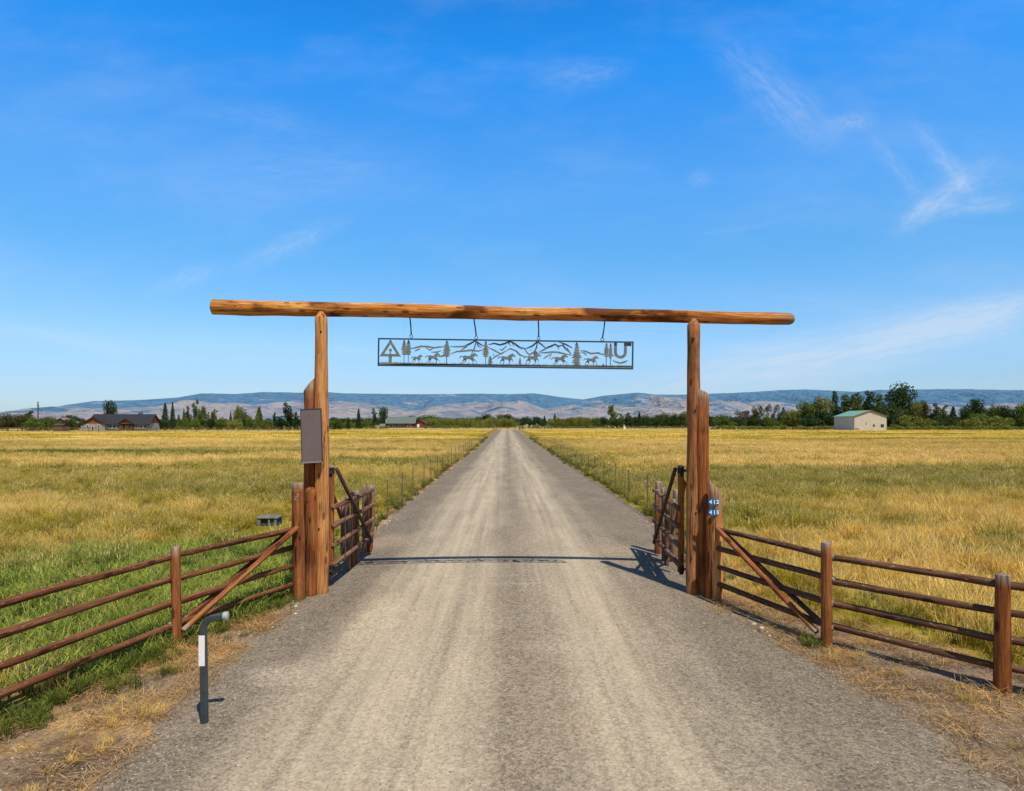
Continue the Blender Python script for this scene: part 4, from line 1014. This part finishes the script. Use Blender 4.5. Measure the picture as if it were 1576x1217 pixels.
# ------------------------------------------------------------------ trees
def crown_mesh(kind, seed, mat):
    r = random.Random(seed); mb = MB(); vs = []
    if kind == 'round': N, ls, lobes = 3000, .062, [(r.gauss(0,.16), r.gauss(0,.16), r.uniform(.24,.82), r.uniform(.15,.25)) for _ in range(18)]
    elif kind == 'tall':  N, ls, lobes = 2600, .052, [(r.gauss(0,.07), r.gauss(0,.07), .10+.83*i/15, r.uniform(.07,.13)*(1.35-abs(i/15-.4)*1.1)) for i in range(16)]
    elif kind == 'bush':  N, ls, lobes = 2200, .085, [(r.gauss(0,.26), r.gauss(0,.26), r.uniform(.18,.66), r.uniform(.2,.32)) for _ in range(13)]
    elif kind == 'scrag': N, ls, lobes = 2200, .058, [(r.gauss(0,.24), r.gauss(0,.24), r.uniform(.2,.9), r.uniform(.10,.18)) for _ in range(20)]
    if kind == 'conifer':
        N, ls = 2200, .055; n = 0
        while n < N:
            t = r.random()**.75; z = 1-t*.9; layer = .75+.35*abs(math.sin(z*26+seed)); rad = (.03+.24*t)*layer
            a = r.uniform(0, 6.283); q = rad*r.uniform(.45, 1.05)*(1+.15*math.sin(3*a+seed)); c = Vector((q*math.cos(a), q*math.sin(a), z-.05*q/.2*r.random()))
            leaf(mb, vs, c, ls, r, (q/rad)*.8); n += 1
    else:
        tot = sum(l[3]**2 for l in lobes)
        for (lx, ly, lz, lr) in lobes:
            n = int(N*lr*lr/tot); dv = r.uniform(-.25, .25)
            for _ in range(n):
                d = Vector((r.gauss(0,1), r.gauss(0,1), r.gauss(0,1))).normalized(); q = lr*r.uniform(.35, 1.12)**.6
                c = Vector((lx, ly, lz))+Vector((d.x, d.y, d.z*.85))*q
                if c.z < .04: c.z = .04+r.random()*.1
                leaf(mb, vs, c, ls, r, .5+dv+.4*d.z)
    mb.attr['v'] = vs
    # normalise height to 1 and width to 1
    zs = [v[2] for v in mb.v]; top = sorted(zs)[int(len(zs)*.997)]; xsz = sorted(abs(v[0]) for v in mb.v)[int(len(zs)*.97)]
    mb.v = [(v[0]/xsz*.5, v[1]/xsz*.5, v[2]/top) for v in mb.v]
    o = mb.build('crown', mat); me = o.data; bpy.data.objects.remove(o); return me
def leaf(mb, vs, c, s, r, val):
    a = Vector((r.gauss(0,1), r.gauss(0,1), r.gauss(0,1))).normalized(); b = a.cross(Vector((r.gauss(0,1), r.gauss(0,1), r.gauss(0,1)))).normalized()
    s1 = s*r.uniform(.5, 1.1); s2 = s*r.uniform(.35, .8); i = len(mb.v)
    mb.v += [tuple(c-a*s1*.5), tuple(c+b*s2*.5), tuple(c+a*s1*.5), tuple(c-b*s2*.5)]; mb.f.append((i, i+1, i+2, i+3)); mb.mi.append(0); v = max(0, min(1, val+r.uniform(-.25, .25))); vs += [v]*4
def trunk_mesh(seed, mat, tall=.8):
    r = random.Random(seed); mb = MB(); mb.tube([(0,0,-.02), (r.uniform(-.01,.01), 0, .3), (r.uniform(-.02,.02), r.uniform(-.02,.02), tall)], [.035, .026, .008], 7)
    for _ in range(6):
        z = r.uniform(.2, .65); a = r.uniform(0, 6.283); l = r.uniform(.14, .3); mb.tube([(0,0,z), (l*.5*math.cos(a), l*.5*math.sin(a), z+l*.45), (l*math.cos(a), l*math.sin(a), z+l)], [.014, .009, .004], 5)
    o = mb.build('trunk', mat, smooth=True); me = o.data; bpy.data.objects.remove(o); return me
CR = {}
def crown(kind, tone, i):
    key = (kind, tone, i % 3)
    if key not in CR: CR[key] = crown_mesh(kind, hash_(kind+tone)+i % 3, M['leaf_'+tone])
    return CR[key]
def hash_(s): return sum(ord(c)*(j+3) for j, c in enumerate(s))
TR = [trunk_mesh(i, M['bark']) for i in range(3)]; TRP = trunk_mesh(9, M['barkpale'])
NAMES = {'round': 'broadleaf_tree', 'tall': 'poplar_tree', 'bush': 'shrub', 'scrag': 'scraggly_tree', 'conifer': 'conifer_tree'}
CATS = {'round': 'tree', 'tall': 'tree', 'bush': 'shrub', 'scrag': 'tree', 'conifer': 'tree'}
_ti = [0]
def tree(px, top, wpx, Y, kind, tone, label, grp):
    _ti[0] += 1; i = _ti[0]; X = (px-CX)/F*Y; h = H+(CY-top)/F*Y; w = wpx/F*Y
    e = thing(NAMES[kind], label, CATS[kind], (X, Y, 0), grp, R.uniform(0, 6.28))
    def add(name, me, sx, sz):
        o = bpy.data.objects.new(name, me); COL.objects.link(o); o.parent = e; o.scale = (sx, sx, sz); return o
    add('crown', crown(kind, tone, i), w, h)
    if kind != 'bush': add('trunk', TRP if kind == 'scrag' and i % 2 else TR[i % 3], max(w*.9, h*.3), h)
    return e
GL = 'trees behind the left field'; GR = 'trees behind the right field'; GC = 'trees beyond the end of the road'
T = [
 (-12,634,36,222,'round','mid','broadleaf tree at the left frame edge, outermost',GL),(12,636,30,218,'round','brown','brownish tree near the left frame edge',GL),(34,637,30,225,'round','brown','rusty brown leaved tree left of the utility pole',GL),
 (46,632,18,240,'tall','dark','dark narrow tree just left of the utility pole',GL),(48,641,26,214,'bush','mid','green shrub below the utility pole',GL),(66,643,26,222,'bush','mid','bushy green shrub right of the utility pole',GL),
 (76,641,26,246,'round','brown','brown leaved tree behind the rust brown shed',GL),(102,644,24,230,'bush','dark','dark shrub left of the charcoal roofed house',GL),(110,638,26,262,'round','dark','round dark tree left of the charcoal roofed house',GL),
 (113,644,20,238,'bush','mid','bright green shrub touching the left end of the house',GL),(170,616,21,262,'round','dark','tall dark tree rising over the middle of the house roof',GL),(144,640,6,262,'conifer','dark','small pointed tree over the left cedar gable',GL),(219,634,6,262,'conifer','dark','tiny conifer tip above the right end of the roof',GL),
 (254,620,12,250,'conifer','dark','left one of the twin dark conifers right of the house',GL),(265.5,619,9,252,'conifer','dark','right one of the twin dark conifers right of the house',GL),(248,645,20,246,'bush','dark','dark low shrub at the right end of the house',GL),
 (275,638,8,248,'conifer','mid','short conifer between the twin conifers and poplars',GL),(283,629,7,258,'conifer','mid','slim conifer left of the tallest left poplar',GL),(289,625,8,262,'tall','brown','thin bare looking poplar left of the tallest left poplar',GL),
 (301,615,15,255,'tall','mid','tallest poplar of the group right of the house',GL),(310,625,12,260,'tall','olive','olive poplar right of the tallest left poplar',GL),(297,642,22,246,'bush','mid','shrub at the foot of the tallest left poplar',GL),
 (320,633,10,256,'tall','mid','medium poplar, third right of the tallest left poplar',GL),(329,630,9,264,'tall','olive','narrow yellowish poplar before a gap in the left row',GL),(327,643,16,250,'bush','dark','dark shrub under the narrow yellowish poplar',GL),
 (338,642,18,254,'bush','mid','wide green shrub in the middle of the left row',GL),(355,633,6,280,'conifer','dark','slender dark conifer in the middle of the left row',GL),(358,645,18,248,'bush','light','light green rounded shrub in the left row',GL),
 (367,624,14,266,'round','olive','tall olive tree behind the light green rounded shrub',GL),(378,630,13,262,'round','mid','green tree right of the tall olive tree',GL),(388,640,16,256,'bush','mid','low shrub between olive tree and lone conifer',GL),
 (399,626,15,268,'conifer','mid','lone airy conifer in the left row',GL),(410,646,18,252,'bush','olive','olive shrub left of the big dark poplar',GL),(423,635,9,262,'tall','dark','dark narrow tree left of the big dark poplar',GL),
 (432,640,13,256,'tall','dark','dark low tree touching the big dark poplar',GL),(443,620,16,258,'tall','dark','big dark poplar left of the gateway panel',GL),(456,634,12,262,'tall','dark','dark tree partly behind the gateway panel',GL),
 (478,640,26,262,'round','dark','tree hidden mostly behind the left gateway posts',GL),(520,645,26,262,'bush','mid','rounded green shrub just right of the left gateway post',GL),(536,643,7,258,'conifer','dark','short dark conifer right of the rounded shrub',GL),
 (552,629,9,262,'conifer','dark','slim dark conifer standing alone left of the red barn',GL),(560,646,14,330,'bush','mid','shrub between slim conifer and red barn',GL),(576,628,8,340,'tall','dark','narrow dark poplar left of the red barn',GL),
 (590,626,16,395,'round','dark','rounded dark tree rising behind the red barn',GL),(572,645,14,345,'bush','mid','shrub at the left end of the red barn',GL),
 (660,638,26,520,'round','mid','distant broad tree behind the right end of the red barn',GC),(637,640,30,560,'round','dark','distant dark tree above the red barn roof',GC),
 (747,637,20,560,'round','dark','dark distant tree left of the road end, left of a pair',GC),(778,637,26,560,'round','dark','dark distant tree left of the road end, right of a pair',GC),(795,642,10,520,'round','mid','small distant tree right at the road vanishing point',GC),
 (809,641,20,540,'round','dark','dark distant tree just right of the road end',GC),(830,641,14,520,'round','dark','second dark distant tree right of the road end',GC),(838,640,7,500,'conifer','dark','small distant conifer right of the road end',GC),
 (836,648,8,400,'bush','dark','small dark shrub right of the road end',GC),(854,637,8,500,'conifer','dark','pointed dark conifer at the left end of the long hedge',GC),
 (915,642,15,330,'round','mid','low tree at the right end of the long hedge',GR),(930,641,13,330,'round','dark','low dark tree beside the tall olive poplar',GR),(942,623,14,330,'tall','olive','tall olive poplar standing above the hedge right of the road',GR),
 (957,636,13,325,'tall','mid','medium tree right of the tall olive poplar',GR),(968,635,13,330,'tall','dark','dark tree second right of the tall olive poplar',GR),(948,644,22,320,'bush','dark','dark shrub under the tall olive poplar',GR),
 (984,634,9,340,'conifer','dark','dark conifer midway between poplar and right gateway post',GR),(997,637,20,345,'round','mid','round tree right of the midway conifer',GR),(1011,638,17,340,'round','dark','dark round tree left of the right gateway post, third away',GR),
 (1023,634,17,345,'round','mid','taller round tree left of the right gateway post',GR),(1037,636,15,340,'round','dark','dark tree second left of the right gateway post',GR),(1051,633,18,345,'round','mid','tree touching the left side of the right gateway post',GR),
 (1070,636,20,345,'round','mid','tree hidden mostly behind the right gateway posts',GR),(1112,638,28,300,'round','mid','broad green tree just right of the right gateway post',GR),(1124,640,8,310,'conifer','dark','small dark conifer beside the broad green tree',GR),
 (1148,631,24,290,'scrag','brown','ragged dark tree left of the tan roofed building gap',GR),(1165,624,22,285,'scrag','brown','taller ragged tree with brown foliage right of the gateway',GR),(1183,622,20,285,'scrag','dark','ragged dark tree with open spreading crown',GR),
 (1160,642,34,280,'bush','dark','dark undergrowth shrub beneath the ragged trees',GR),(1190,641,26,278,'bush','mid','green shrub right of the ragged trees',GR),(1207,627,9,290,'tall','dark','narrow dark tree between ragged and big green trees',GR),
 (1206,643,22,276,'bush','olive','olive shrub at the foot of the narrow dark tree',GR),(1220,631,24,275,'round','olive','olive tree at the left edge of the big green mass',GR),(1242,618,36,280,'round','mid','big spreading tree left of the cream barn',GR),
 (1263,610,34,282,'round','olive','big spreading yellowish tree behind the cream barn, left',GR),(1250,636,36,272,'bush','dark','dark shrub under the big spreading tree',GR),(1275,632,34,274,'round','dark','dark shaded tree at the left wall of the cream barn',GR),
 (1286,602,15,292,'tall','dark','tall dark poplar behind the cream barn, leftmost spire',GR),(1301,607,20,290,'tall','mid','green poplar behind the cream barn, second spire',GR),(1317,605,20,288,'tall','mid','poplar behind the barn ridge, third spire',GR),
 (1338,602,20,290,'tall','dark','dark poplar behind the barn ridge, fourth spire',GR),(1353,607,18,288,'tall','mid','green poplar behind the barn right slope',GR),(1362,622,30,282,'round','brown','brownish tree between barn and tallest right tree',GR),
 (1330,620,50,296,'round','dark','broad dark tree filling behind the barn roof',GR),(1384,590,42,284,'round','dark','tallest dark tree immediately right of the cream barn',GR),(1380,625,40,276,'round','dark','lower dark tree under the tallest right tree',GR),
 (1404,617,26,282,'round','olive','olive tree right of the tallest dark tree',GR),(1422,616,22,284,'round','brown','reddish brown leaved tree on the right',GR),(1413,639,38,262,'bush','olive','large rounded olive shrub right of the cream barn',GR),
 (1394,646,18,260,'bush','olive','small olive shrub between barn and large rounded shrub',GR),(1375,652,12,256,'bush','light','lowest pale shrub beside the barn right wall',GR),(1441,621,18,278,'tall','dark','dark narrow tree right of the reddish brown tree',GR),
 (1452,623,14,280,'tall','mid','green narrow tree right of the dark narrow tree',GR),(1445,640,28,266,'bush','dark','dark shrub right of the large rounded olive shrub',GR),(1467,626,15,276,'conifer','dark','pointed dark conifer in the right row',GR),
 (1464,642,22,266,'bush','dark','dark shrub beneath the pointed conifer',GR),(1488,626,20,280,'round','dark','dark tree left of the wide topped tree',GR),(1508,614,26,282,'round','dark','wide topped dark tree near the right frame edge',GR),
 (1487,642,34,262,'bush','olive','wide olive shrub near the right frame edge, left of two',GR),(1532,640,38,262,'bush','olive','wide olive shrub near the right frame edge, right of two',GR),(1509,636,26,272,'round','mid','green tree below the wide topped dark tree',GR),
 (1529,622,22,284,'round','mid','green tree right of the wide topped tree',GR),(1548,624,24,282,'round','dark','dark tree at the right edge of the photo',GR),(1572,620,28,280,'round','mid','green tree past the right edge, second last',GR),(1596,618,30,280,'round','dark','dark tree past the right edge, last',GR)]
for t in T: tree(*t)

# long hedges and far woods read as one mass
def woods(name, label, items, tone, kind='bush'):
    objs = []
    for i in range(3):
        o = bpy.data.objects.new('hedge_clump', crown(kind, tone, i)); objs.append(o)
    me_pts = []
    for (x0, x1, top, Y, step) in items:
        x = x0
        while x < x1:
            YY = Y*(1+R.uniform(-.03, .03)); tp = top+R.gauss(0, .9); h = H+(CY-tp)/F*YY
            me_pts.append(((x-CX)/F*YY, YY, 0, h)); x += step*R.uniform(.6, 1.3)
    scatter(name, me_pts, collect(name+'_clumps', objs), label, 'hedge')
woods('hedge', 'long olive green hedge across the far end of the road', [(662, 792, 645.5, 380, 5), (655, 700, 643.5, 420, 6), (852, 912, 643.5, 345, 4.5), (880, 930, 642.5, 350, 5), (700, 790, 643.5, 460, 6), (500, 560, 649, 330, 6)], 'olive')
woods('distant_wood', 'dark distant wood on the horizon behind the fields', [(-40, 480, 645, 420, 6), (500, 780, 643, 700, 5), (795, 1120, 644, 560, 5), (1090, 1600, 641, 420, 7), (-60, 130, 644, 300, 6), (975, 1075, 641, 350, 7), (1205, 1280, 634, 300, 7), (1365, 1600, 640, 300, 8)], 'dark')
woods('field_margin', 'pale green rough growth along the far field margin', [(240, 470, 656.3, 262, 5), (505, 600, 656, 300, 5), (655, 760, 654.5, 320, 5), (800, 1060, 655.8, 318, 5), (1095, 1290, 655.5, 262, 5), (1366, 1600, 656, 250, 5)], 'light')

# ------------------------------------------------------------------ light, sky, camera
SUNV = Vector((.26, -.495, 1)).normalized()
elev = math.asin(SUNV.z); azim = math.atan2(SUNV.x, SUNV.y)
sun = bpy.data.lights.new('sun', 'SUN'); sun.energy = 4.9; sun.angle = math.radians(.53); sun.color = (1, .94, .84)
so = bpy.data.objects.new('sun', sun); COL.objects.link(so); so.rotation_euler = SUNV.to_track_quat('Z', 'Y').to_euler(); so.location = (20, -30, 60)

wn = NT('World', True); sc.world = wn.m
sky = wn.n('ShaderNodeTexSky', sky_type='NISHITA', sun_disc=False, sun_elevation=elev, sun_rotation=azim, altitude=500, air_density=1.0, dust_density=.6, ozone_density=2.0)
tc = wn.n('ShaderNodeTexCoord').outputs['Generated']
sp = wn.n('ShaderNodeSeparateXYZ', {0: tc}); dx, dy, dz = sp.outputs
el = wn.math('DIVIDE', dz, wn.math('MAXIMUM', wn.n('ShaderNodeVectorMath', {0: wn.vmath('MULTIPLY', tc, (1,1,0))}, operation='LENGTH').outputs['Value'], .001))
tint = wn.ramp(wn.math('MULTIPLY', el, 1.25, clamp=True), [(0, (.26,.33,.45)), (.075, (.28,.355,.465)), (.139, (.33,.43,.52)), (.314, (.235,.495,.63)), (.439, (.24,.56,.77)), (.69, (.078,.57,.955)), (.82, (.055,.50,.89)), (1.0, (.04,.34,.62))])
skc = wn.mix(1.0, wn.mix(1.0, sky.outputs[0], tint, 'MULTIPLY'), (3,3,3), 'MULTIPLY')
# unseen sky greyed behind the viewer and dimmed overhead, shaped to neutralise blue fill
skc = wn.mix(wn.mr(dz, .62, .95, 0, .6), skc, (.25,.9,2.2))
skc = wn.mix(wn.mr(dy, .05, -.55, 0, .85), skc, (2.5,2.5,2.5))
ydv = wn.math('MAXIMUM', dy, .05)
uv_ = wn.n('ShaderNodeCombineXYZ', {0: wn.math('DIVIDE', dx, ydv), 1: wn.math('DIVIDE', dz, ydv)}).outputs[0]
cl = None
CL = [  # px, py, half length, half width, angle(deg, up to the right), strength
    (1330, 530, 300, 34, 12, 1.0), (1480, 495, 130, 20, 14, .9), (1180, 575, 170, 30, 8, .4), (1445, 308, 75, 15, 36, .6), (1462, 255, 66, 15, -48, .42), (1490, 320, 95, 14, 8, .42), (1490, 290, 80, 45, 20, .22), (1380, 262, 60, 14, -50, .28),
    (1190, 140, 95, 32, -42, .42), (1305, 190, 34, 14, 0, .4), (440, 380, 75, 16, 24, .38), (285, 430, 48, 15, 18, .32), (105, 520, 130, 12, -8, .42), (900, 112, 60, 22, 10, .28),
    (460, 260, 160, 60, 5, .16), (390, 180, 80, 18, -10, .14), (1075, 272, 18, 12, 0, .25), (545, 537, 34, 5, -4, .3), (690, 600, 330, 26, 0, .22), (1300, 470, 200, 26, -6, .16), (140, 590, 220, 30, 0, .25), (1140, 350, 60, 4, 8, .12)]
nz_w = wn.n('ShaderNodeTexNoise', {'Vector': uv_, 'Scale': 5.0, 'Detail': 5, 'Roughness': .6}).outputs['Color']
uvw = wn.vmath('ADD', uv_, wn.vmath('MULTIPLY', wn.vmath('SUBTRACT', nz_w, (.5,.5,.5)), (.06,.035,0)))
for (px, py, hl, hw, ang, st) in CL:
    mp = wn.n('ShaderNodeMapping', {'Vector': uvw, 'Location': ((px-CX)/F, (CY-py)/F, 0), 'Rotation': (0, 0, math.radians(ang)), 'Scale': (hl/F, hw/F, 1)}, vector_type='TEXTURE').outputs[0]
    l = wn.n('ShaderNodeVectorMath', {0: mp}, operation='LENGTH').outputs['Value']
    st_n = wn.noise(wn.vmath('MULTIPLY', mp, (1.3, .7*max(1, hw/14), 1)), 2.0, 6, .62)
    v = wn.math('MULTIPLY', wn.mr(l, .0, 1.75, st, 0), wn.mr(st_n, .28, .74, .25, 1.1))
    cl = v if cl is None else wn.math('ADD', cl, v)
veil = wn.math('MULTIPLY', wn.mr(wn.noise(wn.vmath('MULTIPLY', uvw, (1.2, 3.2, 1)), 2.2, 6, .62), .42, .8, 0, .22), wn.mr(dz, 0, .1))
cl = wn.math('MULTIPLY', wn.math('ADD', cl, veil, clamp=True), wn.mr(dy, .05, .2))
cl = wn.math('MULTIPLY', cl, .60)
CLOUDC = (6.6, 7.6, 8.9)
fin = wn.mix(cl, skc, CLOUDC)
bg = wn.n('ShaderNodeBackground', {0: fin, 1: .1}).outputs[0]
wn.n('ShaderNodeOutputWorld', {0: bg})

cam = bpy.data.cameras.new('camera'); co = bpy.data.objects.new('camera', cam); COL.objects.link(co)
co.location = (0, 0, H); co.rotation_euler = (math.radians(90), 0, 0)
cam.sensor_width = 36; cam.lens = 36*F/1576; cam.shift_x = (788-CX)/1576; cam.shift_y = (CY-608.5)/1576
cam.clip_start = .05; cam.clip_end = 60000
sc.camera = co
sc.view_settings.view_transform = 'Standard'; sc.view_settings.look = 'None'; sc.view_settings.exposure = 0; sc.view_settings.gamma = 1
